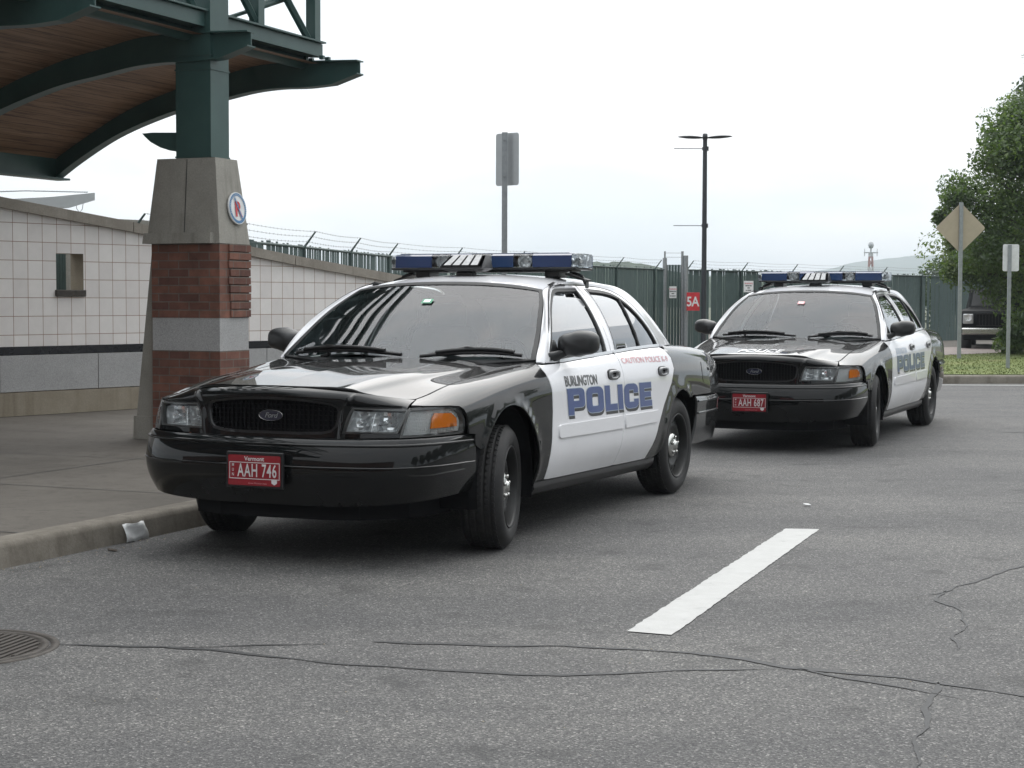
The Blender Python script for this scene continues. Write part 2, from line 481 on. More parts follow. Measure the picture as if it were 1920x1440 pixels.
def vz(x, z):
    q = _L0(np.full(300, x), _vt)[:, 2]; k = int(np.argmax(q > z)) if (q > z).any() else 299
    k = max(k, 1); t = (z - q[k - 1]) / max(q[k] - q[k - 1], 1e-9); return (x, _vt[k - 1] + t * (_vt[k] - _vt[k - 1]))
def vy(x, y):
    q = _L0(np.full(300, x), _vt)[:, 1]; k0 = int(np.argmax(q)); m = np.where(q[k0:] < y)[0]
    k = (k0 + m[0]) if len(m) else 299
    k = max(k, 1); t = (y - q[k - 1]) / min(q[k] - q[k - 1], -1e-9); return (x, _vt[k - 1] + t * (_vt[k] - _vt[k - 1]))
def dz(pts, st=.04): return [vz(x, z) for x, z in densify(pts, (st, st), False)]
def dy(pts, st=.04): return [vy(x, y) for x, y in densify(pts, (st, st), False)]
GS_ = (.045, .05)
XB = [0, -.5, -.8, -1.15, -1.6, -2.0, -2.4, -2.7, -3.4]; ZB = [.955, .965, .976, .993, 1.013, 1.032, 1.045, 1.05, 1.05]
def belt(x): return float(np.interp(-x, [-a for a in XB], ZB))
def arch(A, t0, t1, n=40, grow=0):
    cx, cz, a, b = A; return [(cx + (a + grow) * math.cos(R(t0 + (t1 - t0) * i / n)), cz + (b + grow) * math.sin(R(t0 + (t1 - t0) * i / n))) for i in range(n + 1)]

FCUT = [(-.505, .315), (-.495, .43), (-.512, .55), (-.52, .70), (-.51, .82), (-.485, .90), (-.475, .94), (-.50, .965)]
BCUT = [(-1.63, .315), (-1.645, .43), (-1.665, .55), (-1.685, .66), (-1.69, .80), (-1.68, .93), (-1.672, 1.016)]
RCUT = [(-2.255, .315), (-2.325, .44), (-2.375, .53), (-2.50, .665), (-2.66, .80), (-2.735, .90), (-2.725, .975), (-2.66, 1.03), (-2.64, 1.048)]

# side glass surface y(x,z)
_zg = [.95, 1.0, 1.05, 1.15, 1.25, 1.33, 1.40, 1.44, 1.48]; _yg = [.893, .882, .868, .826, .768, .712, .652, .608, .55]
def gsf(X, Z):
    X = np.asarray(X, float); Z = np.asarray(Z, float)
    Bz = card(_zg, Z); y = Bz @ np.array(_yg)
    d = np.clip((-X - 2.35) / .95, 0, 2); y = y - .13 * d ** 2
    d2 = np.clip((X + 1.1) / .5, 0, 2); y = y - .012 * d2 ** 2
    return np.stack([X, y, Z], 1)
OC = [(-.575, .972), (-.60, 1.01), (-.68, 1.105), (-.80, 1.215), (-.93, 1.305), (-1.08, 1.385), (-1.22, 1.428), (-1.42, 1.444), (-1.68, 1.449), (-1.95, 1.449), (-2.17, 1.442), (-2.36, 1.415), (-2.52, 1.34), (-2.63, 1.225), (-2.70, 1.11), (-2.715, 1.047)]
TC_ = [(-.530, .838, .978), (-.572, .824, 1.02), (-.680, .797, 1.10), (-.788, .763, 1.185), (-.918, .720, 1.28), (-1.045, .668, 1.355), (-1.14, .630, 1.405), (-1.37, .605, 1.440), (-1.66, .592, 1.462), (-1.95, .59, 1.470), (-2.22, .59, 1.468), (-2.50, .60, 1.450), (-2.76, .615, 1.395), (-2.97, .64, 1.305), (-3.15, .675, 1.20), (-3.34, .72, 1.055)]
def rail_patch():
    O = gsf([p[0] for p in OC], [p[1] for p in OC]); T = np.array(TC_)
    d = T - O; tan = np.gradient((O + T) / 2, axis=0); nrm = np.cross(tan, d); nrm /= np.linalg.norm(nrm, axis=1)[:, None]
    nrm *= np.sign(nrm[:, 1] + .3 * nrm[:, 2])[:, None]
    w = np.linalg.norm(d, axis=1)[:, None]
    rows = [O, O + d * .3 + nrm * np.minimum(w * .07, .012), O + d * .68 + nrm * np.minimum(w * .12, .017), T]
    net = np.stack(rows, 1); return Patch(np.arange(len(OC)), [0, .3, .68, 1], net)
RAIL = rail_patch()
Ts = Patch(np.arange(len(TC_)), [0, 1], np.stack([np.array(TC_), np.array(TC_) + 1], 1))
def Tpt(u): return card(np.arange(len(TC_)), [u])[0] @ np.array(TC_)

# roof: stations at T index 6..12
def roof_patch():
    rows = []; cz = {6: (-1.085, 1.456), 7: (-1.36, 1.497), 8: (-1.66, 1.516), 9: (-1.95, 1.521), 10: (-2.22, 1.514), 11: (-2.52, 1.488), 12: (-2.83, 1.430)}
    for k in range(6, 13):
        t = np.array(TC_[k]); cx, zc = cz[k]
        half = []
        for fy, fz, fx in ((1, 0, 0), (.80, .48, .40), (.5, .80, .78), (.22, .965, .96), (0, 1, 1)):
            half.append((t[0] + (cx - t[0]) * fx, t[1] * fy, t[2] + (zc - t[2]) * fz))
        rows.append(half + [(x, -y, z) for x, y, z in reversed(half[:-1])])
    vs = chords([(0, p[1], p[2]) for p in rows[3]])
    return Patch(range(6, 13), vs, rows), vs
ROOF, RV = roof_patch()
def screen_patch(top, base, edge_idx, sag, inset):
    """glass between a top centre and base centre point, edges following the pillar line"""
    rows = []; n = len(edge_idx)
    for i, k in enumerate(edge_idx):
        e = Tpt(k); s = i / (n - 1); c = np.array(base) * (1 - s) + np.array(top) * s
        c = c + np.array([sag[0], 0, sag[1]]) * math.sin(math.pi * s)
        e = e + np.array([0, -inset, .004])
        row = []
        for f in (1, .88, .66, .35, 0, -.35, -.66, -.88, -1):
            w = 1 - abs(f) ** 2.6
            row.append((e[0] + (c[0] - e[0]) * w, e[1] * f, e[2] + (c[2] - e[2]) * w))
        rows.append(row)
    return Patch(np.linspace(0, 1, n), np.linspace(0, 1, 9), rows)
WS = screen_patch((-1.075, 0, 1.447), (-.40, 0, .965), [.35, 1.2, 2.2, 3.3, 4.5, 5.85], (.012, .018), .012)
BL = screen_patch((-2.86, 0, 1.408), (-3.42, 0, 1.065), [14.9, 14.2, 13.5, 12.8, 12.2], (-.02, .03), .022)

# nose patches, w = 0 centre .. 1 side
HD_ROWS = [
 [(.985,0,.60),(.980,.22,.60),(.955,.42,.612),(.945,.57,.62),(.918,.71,.625)],
 [(.978,0,.70),(.973,.22,.70),(.948,.43,.70),(.928,.58,.70),(.893,.72,.70)],
 [(.986,0,.785),(.981,.22,.782),(.945,.44,.768),(.912,.60,.765),(.864,.726,.763)],
 [(.990,0,.818),(.985,.22,.812),(.948,.455,.792),(.903,.605,.786),(.845,.722,.779)],
 [(.978,0,.850),(.973,.22,.844),(.938,.465,.825),(.873,.61,.810),(.792,.715,.797)],
 [(.950,0,.866),(.945,.22,.860),(.912,.47,.842),(.828,.61,.824),(.726,.703,.808)]]
HDV = [.60, .70, .785, .818, .848, .868]
_h = np.array(HD_ROWS)
_full = np.concatenate([_h, (_h * np.array([1, -1, 1]))[:, -2::-1]], 1)   # left .. centre? order: 0 centre..left then back to right
_full = np.concatenate([(_h * np.array([1, 1, 1]))[:, ::-1], (_h * np.array([1, -1, 1]))[:, 1:]], 1)
HDU = [.72, .59, .43, .22, 0, -.22, -.43, -.59, -.72]
HEADER = Patch(HDV, HDU, _full)
def hdf(U, V): return HEADER(V, U)          # U = lateral, V = height
TSG = Patch([.628, .70, .770], [0, .33, .66, 1.0], [
 [(.918,.712,.625),(.835,.792,.628),(.705,.848,.630),(.535,.882,.633)],
 [(.893,.722,.70),(.812,.795,.70),(.690,.845,.70),(.530,.880,.70)],
 [(.858,.732,.768),(.790,.785,.770),(.690,.830,.771),(.540,.862,.772)]])
def tsf(U, V): return TSG(V, U)
BP_ROWS = [
 [(1.00,0,.612),(.995,.25,.612),(.972,.46,.614),(.93,.70,.617),(.84,.795,.62),(.70,.853,.622),(.54,.885,.625),(.45,.898,.626)],
 [(1.046,0,.590),(1.040,.25,.590),(1.015,.48,.592),(.955,.71,.596),(.860,.812,.60),(.71,.868,.603),(.54,.895,.606),(.45,.903,.606)],
 [(1.066,0,.53),(1.061,.25,.53),(1.035,.50,.533),(.970,.72,.537),(.872,.824,.54),(.715,.879,.543),(.54,.902,.546),(.44,.910,.546)],
 [(1.074,0,.45),(1.069,.25,.45),(1.045,.50,.452),(.978,.72,.455),(.876,.827,.46),(.715,.880,.462),(.54,.902,.464),(.43,.907,.464)],
 [(1.062,0,.36),(1.057,.25,.36),(1.032,.49,.362),(.965,.71,.368),(.862,.812,.374),(.705,.862,.38),(.53,.885,.384),(.42,.890,.386)],
 [(1.035,0,.275),(1.03,.25,.276),(1.005,.48,.28),(.935,.69,.295),(.832,.785,.305),(.68,.835,.315),(.52,.86,.325),(.41,.866,.33)]]
BPV = [0, .30, .45, .60, .80, 1.0]
_b = np.array(BP_ROWS); _bl = _b[:, ::-1]; _br = (_b * np.array([1, -1, 1]))[:, 1:]
_bu = chords(BP_ROWS[3]); BPU = list(_bu[::-1]) + [-q for q in _bu[1:]]
BUMP = Patch(BPV, BPU, np.concatenate([_bl, _br], 1)); BUE = float(_bu[-1])
def bpf(U, V):
    P = BUMP(V, U)
    # rub strip: a shallow horizontal groove pair
    return P
RB_ROWS = [
 [(-3.27,.915,.70),(-3.5,.90,.70),(-3.8,.87,.70),(-4.05,.82,.70),(-4.2,.74,.70),(-4.27,.58,.70),(-4.30,.3,.70),(-4.31,0,.70)],
 [(-3.265,.944,.685),(-3.5,.932,.685),(-3.8,.904,.685),(-4.06,.858,.685),(-4.23,.77,.685),(-4.31,.60,.685),(-4.34,.3,.685),(-4.35,0,.685)],
 [(-3.265,.952,.60),(-3.5,.938,.60),(-3.8,.912,.60),(-4.07,.865,.60),(-4.25,.775,.60),(-4.33,.60,.60),(-4.37,.3,.60),(-4.38,0,.60)],
 [(-3.25,.948,.48),(-3.5,.934,.48),(-3.8,.906,.48),(-4.06,.86,.48),(-4.24,.77,.48),(-4.32,.60,.48),(-4.36,.3,.48),(-4.37,0,.48)],
 [(-3.20,.93,.35),(-3.5,.912,.35),(-3.8,.885,.355),(-4.03,.84,.36),(-4.20,.75,.37),(-4.27,.58,.38),(-4.30,.3,.38),(-4.31,0,.38)]]
_r = np.array(RB_ROWS); _ru = chords(RB_ROWS[2]); RBV = [0, .12, .35, .65, 1.0]
RBUMP = Patch(RBV, list(_ru) + [2 * _ru[-1] - q for q in _ru[-2::-1]], np.concatenate([_r, (_r * np.array([1, -1, 1]))[:, -2::-1]], 1)); RBE = float(_ru[-1])
def rbf(U, V): return RBUMP(V, U)
TL_ROWS = [
 [(-4.16,.822,.69),(-4.22,.76,.69),(-4.27,.58,.69),(-4.29,.3,.69),(-4.295,0,.69)],
 [(-4.16,.83,.80),(-4.225,.765,.80),(-4.272,.58,.80),(-4.292,.3,.80),(-4.297,0,.80)],
 [(-4.155,.815,.90),(-4.215,.75,.90),(-4.26,.57,.91),(-4.28,.3,.91),(-4.285,0,.91)],
 [(-4.15,.785,.955),(-4.19,.72,.97),(-4.215,.56,.995),(-4.23,.3,1.012),(-4.235,0,1.018)]]
_t = np.array(TL_ROWS)
TAIL = Patch([.69, .80, .90, 1.0], [.83, .76, .58, .3, 0, -.3, -.58, -.76, -.83], np.concatenate([_t, (_t * np.array([1, -1, 1]))[:, -2::-1]], 1))
def tlf(U, V): return TAIL(V, U)

def both(fn):
    return [fn(False), fn(True)]

def text_mesh(body, size, bold=0.0, shear=0.0, sx=1.0, spacing=1.0, align='LEFT'):
    cu = bpy.data.curves.new('txt', 'FONT'); cu.body = body; cu.size = size; cu.offset = bold; cu.shear = shear
    cu.space_character = spacing; cu.align_x = align; cu.align_y = 'BOTTOM_BASELINE'; cu.resolution_u = 3
    ob = bpy.data.objects.new('txt', cu); COL.objects.link(ob)
    dg = bpy.context.evaluated_depsgraph_get(); me = bpy.data.meshes.new_from_object(ob.evaluated_get(dg))
    V = np.array([v.co[:] for v in me.vertices]); F_ = [tuple(p.vertices) for p in me.polygons]
    bpy.data.objects.remove(ob); bpy.data.curves.remove(cu); bpy.data.meshes.remove(me)
    if len(V): V[:, 0] *= sx
    return V, F_
def loops_mesh(loops):
    """2-D loops (outer + holes by even-odd rule) to triangles"""
    pts = []; ed = []
    for L_ in loops:
        o = len(pts); pts += [Vector(p) for p in L_]; ed += [(o + i, o + (i + 1) % len(L_)) for i in range(len(L_))]
    vs, es, fs, *_ = delaunay_2d_cdt(pts, ed, [], 0, 1e-7)
    V = np.array([(v[0], v[1], 0) for v in vs]); F_ = []
    for t in fs:
        c = V[list(t)].mean(0)[None, :2]; k = sum(int(inpoly(c, L_)[0]) for L_ in loops)
        if k % 2: F_.append(tuple(t))
    return V, F_
def conform(name, V, F_, fn, mat, parent, grid=.03, two=False):
    """flat lettering laid on a curved surface; fn maps (a,b) arrays to 3-D"""
    bm = bmesh.new(); vs = [bm.verts.new((float(p[0]), float(p[1]), 0)) for p in V]
    for t in F_:
        try: bm.faces.new([vs[i] for i in t])
        except ValueError: pass
    lo, hi = V.min(0), V.max(0)
    for ax in (0, 1):
        q = lo[ax] + grid
        while q < hi[ax]:
            co = [0, 0, 0]; co[ax] = q; no = [0, 0, 0]; no[ax] = 1
            bmesh.ops.bisect_plane(bm, geom=bm.verts[:] + bm.edges[:] + bm.faces[:], plane_co=co, plane_no=no); q += grid
    co = np.array([v.co[:2] for v in bm.verts]); P = fn(co[:, 0], co[:, 1])
    for v, p in zip(bm.verts, P): v.co = p
    me = bpy.data.meshes.new(name); bm.to_mesh(me); bm.free(); me.materials.append(M[mat])
    ob = bpy.data.objects.new(name, me); return link(ob, parent)
def side_map(x0, z0, off, sgn=1):
    """text x runs to the rear on the left side (to the front on the right side)"""
    def fn(a, b):
        xx = x0 - a if sgn > 0 else x0 + a
        zz = z0 + b
        uv = np.array([vz(p, q) for p, q in zip(xx, zz)])
        P = bodyf(uv[:, 0], uv[:, 1]); N = fnorm(bodyf, uv[:, 0], uv[:, 1]); N *= np.sign(N[:, 1])[:, None]
        P = P + N * off
        if sgn < 0: P[:, 1] *= -1
        return P
    return fn

# block letters of the big word, each in a unit high box, width w; slant comes later
def rr(x0, y0, x1, y1, r, k=4, corners=(1, 1, 1, 1)):
    """rounded rectangle, corners bl, br, tr, tl"""
    out = []
    for (cx, cy, a0, on) in ((x0, y0, 180, corners[0]), (x1, y0, 270, corners[1]), (x1, y1, 0, corners[2]), (x0, y1, 90, corners[3])):
        if not on: out.append((cx, cy)); continue
        ox = cx + (r if cx == x0 else -r); oy = cy + (r if cy == y0 else -r)
        for i in range(k + 1):
            t = R(a0 + 90 * i / k); out.append((ox + r * math.cos(t), oy + r * math.sin(t)))
    return out
def letters_police():
    L_ = []
    # P
    L_.append((0, [[(0, 0), (.26, 0), (.26, .27)] + [(.62 + .0, .27)] + [(.62 + .16 * math.sin(R(t)), .43 - .16 * math.cos(R(t))) for t in (22, 45, 67, 90)] + [(.78, .82)] + [(.60 + .18 * math.cos(R(t)), .82 + .18 * math.sin(R(t))) for t in (30, 60, 90)] + [(0, 1.0)], rr(.26, .52, .52, .75, .03)]))
    # O
    L_.append((.86, [rr(0, 0, .84, 1, .24), rr(.27, .25, .57, .75, .06)]))
    # L
    L_.append((1.78, [[(0, 0), (.62, 0), (.62, .25), (.26, .25), (.26, 1), (0, 1)]]))
    # I
    L_.append((2.45, [[(0, 0), (.26, 0), (.26, 1), (0, 1)]]))
    # C
    c = rr(0, 0, .78, 1, .24)
    outer = [p for p in c]
    cc = [(.78, .36)] + [(.54 + .24 * math.cos(R(t)), .24 + .24 * math.sin(R(t))) for t in (0, -30, -60, -90)] + [(.24 + .24 * math.cos(R(t)), .24 + .24 * math.sin(R(t))) for t in (270, 240, 210, 180)] + \
         [(.24 + .24 * math.cos(R(t)), .76 + .24 * math.sin(R(t))) for t in (180, 150, 120, 90)] + [(.54 + .24 * math.cos(R(t)), .76 + .24 * math.sin(R(t))) for t in (90, 60, 30, 0)] + \
         [(.78, .62), (.52, .62), (.52, .75), (.27, .75), (.27, .25), (.52, .25), (.52, .36)]
    L_.append((2.79, [cc]))
    # E
    L_.append((3.65, [[(0, 0), (.70, 0), (.70, .24), (.27, .24), (.27, .39), (.66, .39), (.66, .61), (.27, .61), (.27, .76), (.70, .76), (.70, 1), (0, 1)]]))
    return L_, 4.35
def offset_poly(P, d):
    n = len(P); A = sum(P[i][0] * P[(i + 1) % n][1] - P[(i + 1) % n][0] * P[i][1] for i in range(n)); s = 1 if A > 0 else -1; out = []
    for i in range(n):
        a, b, c = np.array(P[i - 1]), np.array(P[i]), np.array(P[(i + 1) % n])
        e1, e2 = b - a, c - b
        l1, l2 = np.linalg.norm(e1), np.linalg.norm(e2)
        if l1 < 1e-9 or l2 < 1e-9: continue
        n1 = np.array([e1[1], -e1[0]]) / l1 * s; n2 = np.array([e2[1], -e2[0]]) / l2 * s; m = n1 + n2
        out.append(tuple(b + m * d / max(.35, (1 + n1 @ n2))))
    return out
def big_word(parent, x0, z0, w, h, slant, sgn, split=None, kb=False):
    Ls, W = letters_police(); s = w / W
    def place(loops, dx=0, dyy=0, grow=0):
        out = []
        for i, L_ in enumerate(loops):
            Q = [((ox + a) * s + dx, b * h + dyy) for a, b in L_]
            if grow: Q = offset_poly(Q, grow if i == 0 else -grow)
            out.append([(a + b * slant, b) for a, b in Q])
        return out
    for nm, mat, dx, dyy, grow, off in (("lettering_shadow", 'decal_black', .006 * sgn, -.022, .0, .0012), ("lettering_outline", 'decal_grey', 0, 0, .0035, .0018), ("lettering", 'decal_blue', 0, 0, 0, .0024)):
        Vs = []; Fs = []; o = 0
        for ox, loops in Ls:
            lp = place(loops, dx, dyy, grow)
            if nm == "lettering_shadow":
                V, F_ = loops_mesh(lp)
                # sweep shadow
                for q in (0, .5):
                    V2, F2 = loops_mesh(place(loops, dx * q, dyy * q, 0)); Vs.append(V2); Fs += [tuple(i + o for i in t) for t in F2]; o += len(V2)
            V, F_ = loops_mesh(lp); Vs.append(V); Fs += [tuple(i + o for i in t) for t in F_]; o += len(V)
        conform(nm, np.concatenate(Vs), Fs, side_map(x0, z0, off, sgn), mat, parent)

def wheel(name, parent, loc, flip, steer):
    """outer face towards +y; rim and hub cap are sub-parts"""
    tr, tw = .338, .225
    prof = []
    hw = tw / 2
    half = [(.222, hw - .018), (.232, hw - .004), (.25, hw + .002), (.275, hw + .006), (.295, hw + .004), (.312, hw - .004), (.326, hw - .016), (.334, hw - .030)]
    tread = [(.3365, hw - .034), (.337, .066), (.329, .064), (.329, .056), (.338, .054), (.338, .028), (.330, .026), (.330, .018), (.3385, .016)]
    P = half + tread
    P = P + [(r, -a) for r, a in reversed(P)]
    m = MB()
    m.lathe(P, 84); rub = 1
    # lateral tread bars standing on the shoulders and centre ribs
    for k in range(60):
        t = 2 * math.pi * k / 60
        for (y0, y1, ww, ph) in ((hw - .030, .068, .62, 0), (.052, .030, .60, .5), (.013, -.013, .6, .2), (-.030, -.052, .6, .5), (-.068, -(hw - .030), .62, 0)):
            tt = t + ph * 2 * math.pi / 60; dt = 2 * math.pi / 60 * ww / 2; sk = .022 * (1 if y0 > 0 else -1) * (0 if abs(y0) < .02 else 1)
            V = []
            for rr_ in (.334, .3415):
                for yy, s2 in ((y0, 0), (y1, sk)):
                    for q in (-dt, dt):
                        a = tt + q + s2; V.append((rr_ * math.cos(a), yy, rr_ * math.sin(a)))
            m.add(V, [(4, 5, 7, 6), (0, 1, 5, 4), (2, 6, 7, 3), (0, 4, 6, 2), (1, 3, 7, 5)])
    e = bpy.data.objects.new(name, None); link(e, parent); e.location = loc; e.rotation_euler = (0, 0, (math.pi if flip else 0) + steer)
    m.build('tyre', 'tyre_rubber', e)
    # rim with a ring of hand holes
    m = MB()
    m.lathe([(.224, hw - .012), (.229, hw - .006), (.226, hw - .001), (.218, hw - .004), (.212, hw - .014), (.209, hw - .045), (.205, .052)], 64)
    m.lathe([(.224, -hw + .012), (.20, -hw + .02), (.19, 0), (.205, .052)], 48)
    rim = m.build('rim', 'steel_black', e)
    # disc
    def disc(U, V):
        r = np.sqrt(U ** 2 + V ** 2); y = np.interp(r, [0, .05, .078, .088, .115, .14, .17, .19, .206], [.060, .062, .060, .052, .060, .070, .066, .050, .052]); return np.stack([U, y, V], 1)
    circ = lambda cx, cy, r, n=24: [(cx + r * math.cos(2 * math.pi * i / n), cy + r * math.sin(2 * math.pi * i / n)) for i in range(n)]
    holes = []
    for k in range(16):
        a = 2 * math.pi * k / 16; cx, cy = .166 * math.cos(a), .166 * math.sin(a)
        holes.append([(cx + .012 * math.cos(a) * math.cos(q) - .0085 * math.sin(a) * math.sin(q), cy + .012 * math.sin(a) * math.cos(q) + .0085 * math.cos(a) * math.sin(q)) for q in [2 * math.pi * i / 10 for i in range(10)]])
    d = panel('wheel_disc', disc, circ(0, 0, .206, 60), (.011, .011), 'steel_black', e, holes=holes, depth=.006, ref=(0, -3, 0))
    # chrome cap
    m = MB()
    m.lathe([(.0, .104), (.022, .103), (.030, .098), (.034, .088), (.05, .086), (.064, .083), (.078, .078), (.088, .070), (.090, .060)], 40)
    for k in range(5):
        a = 2 * math.pi * (k + .25) / 5; m.lathe([(0, .098), (.009, .097), (.012, .092), (.012, .08)], 10, c=(.057 * math.cos(a), 0, .057 * math.sin(a)))
    m.build('hub_cap', 'chrome', e)
    m = MB(); m.lathe([(0, -.02), (.12, -.02), (.15, -.05), (0, -.05)], 24); m.lathe([(0, .03), (.17, .03), (.17, .018), (0, .018)], 30)
    m.build('brake_disc', 'matt_black', e)
    return e
def build_car():
    root = empty('police_car')
    SG = (.045, .045)
    # ---- hood
    hood = [(-.43, 0), (-.435, .2), (-.455, .45), (-.50, .60), (-.575, .705)]
    hood_out = dy([(p[0], p[1]) for p in crom(hood, 5)][::-1]) [::-1]
    side_cut = dy([(-.57, .712), (-.2, .716), (.3, .713), (.60, .705), (.715, .695)])
    front_cut = dy([(.722, .690), (.825, .603), (.905, .475), (.935, .25), (.944, 0)])
    hp = hood_out + side_cut + front_cut
    def hoodf(U, V):
        Vm = 2 * _vk[-1] - V; k = V > _vk[-1]; P = bodyf(U, np.where(k, Vm, V)); P[:, 1] = np.where(k, -P[:, 1], P[:, 1])
        x, y = P[:, 0], np.abs(P[:, 1])
        # pressed crease running back from the grille corner
        yc = np.interp(x, [-.5, .2, .9], [.60, .545, .475]); fade = np.clip((x + .38) / .25, 0, 1)
        P[:, 2] += .010 * fade * (.5 + .5 * np.tanh((yc - y) / .022)) * np.exp(-np.clip(yc - y, 0, 1) / .35)
        return P
    global HOODF; HOODF = hoodf
    full = hp + [(u, 2 * _vk[-1] - v) for u, v in reversed(hp[:-1])]
    full = [p for i, p in enumerate(full) if i == 0 or np.hypot(p[0] - full[i - 1][0], p[1] - full[i - 1][1]) > 1e-5]
    tag(panel('hood', hoodf, full, (.03, .014), 'black_paint', root, ref=(.2, 0, .2), depth=.014))
    for mir in (False, True):
        sy = -1 if mir else 1
        # ---- front fender
        top = dy([(-.535, .832), (-.565, .80), (-.580, .724), (-.2, .728), (.3, .725), (.60, .717), (.72, .706), (.80, .728), (.85, .742)])
        o = dz([(x + .006, z) for x, z in FCUT]) + dz([(-.495, .972), (-.53, .983)], .02)[1:] + top
        o += dz([(.80, .783), (.72, .781), (.64, .780), (.575, .775), (.545, .757), (.526, .72), (.520, .632)])
        o += dz([(.455, .628), (.448, .57)]) + dz([(.40, .545)] + [p for p in arch(ARCHF, 30, 187)] + [(-.347, .312)])
        tag(panel('fender', bodyf, o, SG, 'black_paint', root, mirror=mir))
        # ---- doors
        fd = dz([(x - .002, z) for x, z in FCUT]) + [vz(x, belt(x) - .004) for x in np.linspace(-.53, -1.664, 24)] + dz([(x + .004, z) for x, z in reversed(BCUT[:-1])]) + dz([(-1.60, .312), (-.52, .312)])[1:-1]
        d1 = panel('front_door', bodyf, fd, SG, 'white_paint', root, mirror=mir)
        rd = dz([(x - .004, z) for x, z in BCUT[:-1]]) + [vz(x, belt(x) - .004) for x in np.linspace(-1.684, -2.63, 20)] + dz([(x + .003, z) for x, z in reversed(RCUT[:-1])]) + dz([(-2.22, .312), (-1.66, .312)])[1:-1]
        d2 = panel('rear_door', bodyf, rd, SG, 'white_paint', root, mirror=mir)
        # side mouldings
        for d, xa, xb in ((d1, -.60, -1.655), (d2, -1.70, -2.33)):
            if d is d1: ol = [(xa, .555), (xa - .02, .545)] + [(xb, .548), (xb, .628), (xa - .02, .62), (xa, .61)]
            else: ol = [(xa, .548), (xb, .556), (xb - .045, .632), (xa, .628)]
            panel('side_moulding', bodyf, dz(ol + [ol[0]])[:-1], SG, 'white_paint', d, off=.010, depth=.011, mirror=mir, round_=1.6)
        # handles
        for d, hx in ((d1, -1.50), (d2, -2.47)):
            rec = panel('handle_recess', bodyf, [vz(hx + a, .888 + b) for a, b in superell(.098, .034, 3.2, 36)], (.02, .02), 'trim_black', d, off=.0015, depth=.004, mirror=mir)
            m = MB(); Y = float(bodyf([hx], [vz(hx, .888)[1]])[0][1])
            ring = superell(.090, .029, 3.2, 30); inner = superell(.052, .016, 3, 30)
            V = [(hx + a, (Y + .004) * sy, .888 + b) for a, b in ring] + [(hx + a * .96, (Y + .017) * sy, .888 + b * .9) for a, b in ring] + [(hx + .006 + a, (Y + .017) * sy, .886 + b) for a, b in inner] + [(hx + .006 + a * .9, (Y + .004) * sy, .886 + b * .9) for a, b in inner]
            n = 30; F_ = []
            for q in range(3): F_ += [(q * n + i, q * n + (i + 1) % n, (q + 1) * n + (i + 1) % n, (q + 1) * n + i) for i in range(n)]
            m.add(V, F_, True); m.build('door_handle', 'silver_dark', d)
            m = MB(); m.box((hx, (Y - .004) * sy, .886), (.10, .01, .03), bev=.004); m.build('handle_cup', 'matt_black', d)
        m = MB(); hx, hz_ = -1.622, .888
        # ---- side glass, frames, seals
        fw = [(-.665, .985), (-.675, 1.03), (-.80, 1.15), (-.95, 1.265), (-1.10, 1.345), (-1.22, 1.388), (-1.30, 1.402), (-1.655, 1.412), (-1.635, 1.30), (-1.605, 1.17), (-1.575, 1.02)]
        fwc = crom(fw[1:7], 5) + crom(fw[7:], 3)
        fwo = [(-.665, .998)] + fwc
        rw = [(-1.745, 1.028), (-1.79, 1.17), (-1.825, 1.30), (-1.85, 1.411)] + crom([(-1.86, 1.413), (-2.15, 1.405), (-2.32, 1.378), (-2.46, 1.305), (-2.56, 1.205), (-2.625, 1.10), (-2.645, 1.052)], 5)
        def ring(L_, d): return offset_poly(L_, d)
        for d, gl, nm in ((d1, fwo, 'front'), (d2, rw, 'rear')):
            panel('window', gsf, ring(gl, .004), (.06, .05), 'side_glass', d, off=-.010, depth=.003, mirror=mir)
            panel('window_seal', gsf, ring(gl, .012), (.06, .05), 'rubber_seal', d, holes=[ring(gl, -.006)], off=.001, depth=.012, mirror=mir)
            panel('window_trim', gsf, ring(gl, .017), (.06, .05), 'silver', d, holes=[ring(gl, .0125)], off=.003, depth=.012, mirror=mir)
        # door frames (white) and the pillar between the doors
        fo = [(-.585, .975), (-.612, 1.012), (-.69, 1.105), (-.805, 1.212), (-.935, 1.30), (-1.083, 1.38), (-1.222, 1.422), (-1.42, 1.438), (-1.728, 1.443)]
        fo = crom(fo, 4) + [(-1.708, 1.30), (-1.682, 1.15), (-1.660, belt(-1.66))] + [(x, belt(x)) for x in (-1.4, -1.2, -1.0, -.8)]
        panel('door_frame', gsf, fo, (.06, .05), 'white_paint', d1, holes=[ring(fwo, .013)], off=.0, depth=.014, mirror=mir)
        ro = [(-1.674, belt(-1.67)), (-1.694, 1.15), (-1.72, 1.30), (-1.742, 1.443)] + crom([(-1.76, 1.443), (-1.95, 1.443), (-2.17, 1.436), (-2.355, 1.408), (-2.512, 1.335), (-2.62, 1.222), (-2.69, 1.108), (-2.705, 1.05)], 4) + [(-2.5, belt(-2.5)), (-2.2, belt(-2.2)), (-1.9, belt(-1.9))]
        panel('door_frame', gsf, ro, (.06, .05), 'white_paint', d2, holes=[ring(rw, .013)], off=0, depth=.014, mirror=mir)
        m = MB()
        def gline(pts, r, off=.006):
            P = gsf([p[0] for p in pts], [p[1] for p in pts]); N = fnorm(gsf, P[:, 0], P[:, 2]); N *= np.sign(N[:, 1])[:, None]; P = P + N * off; P[:, 1] *= sy; return P
        m.tube(gline([(-2.245, 1.048), (-2.262, 1.15), (-2.30, 1.27), (-2.345, 1.375)], .01, -.004), .009, 6); m.build('window_divider', 'rubber_seal', d2)
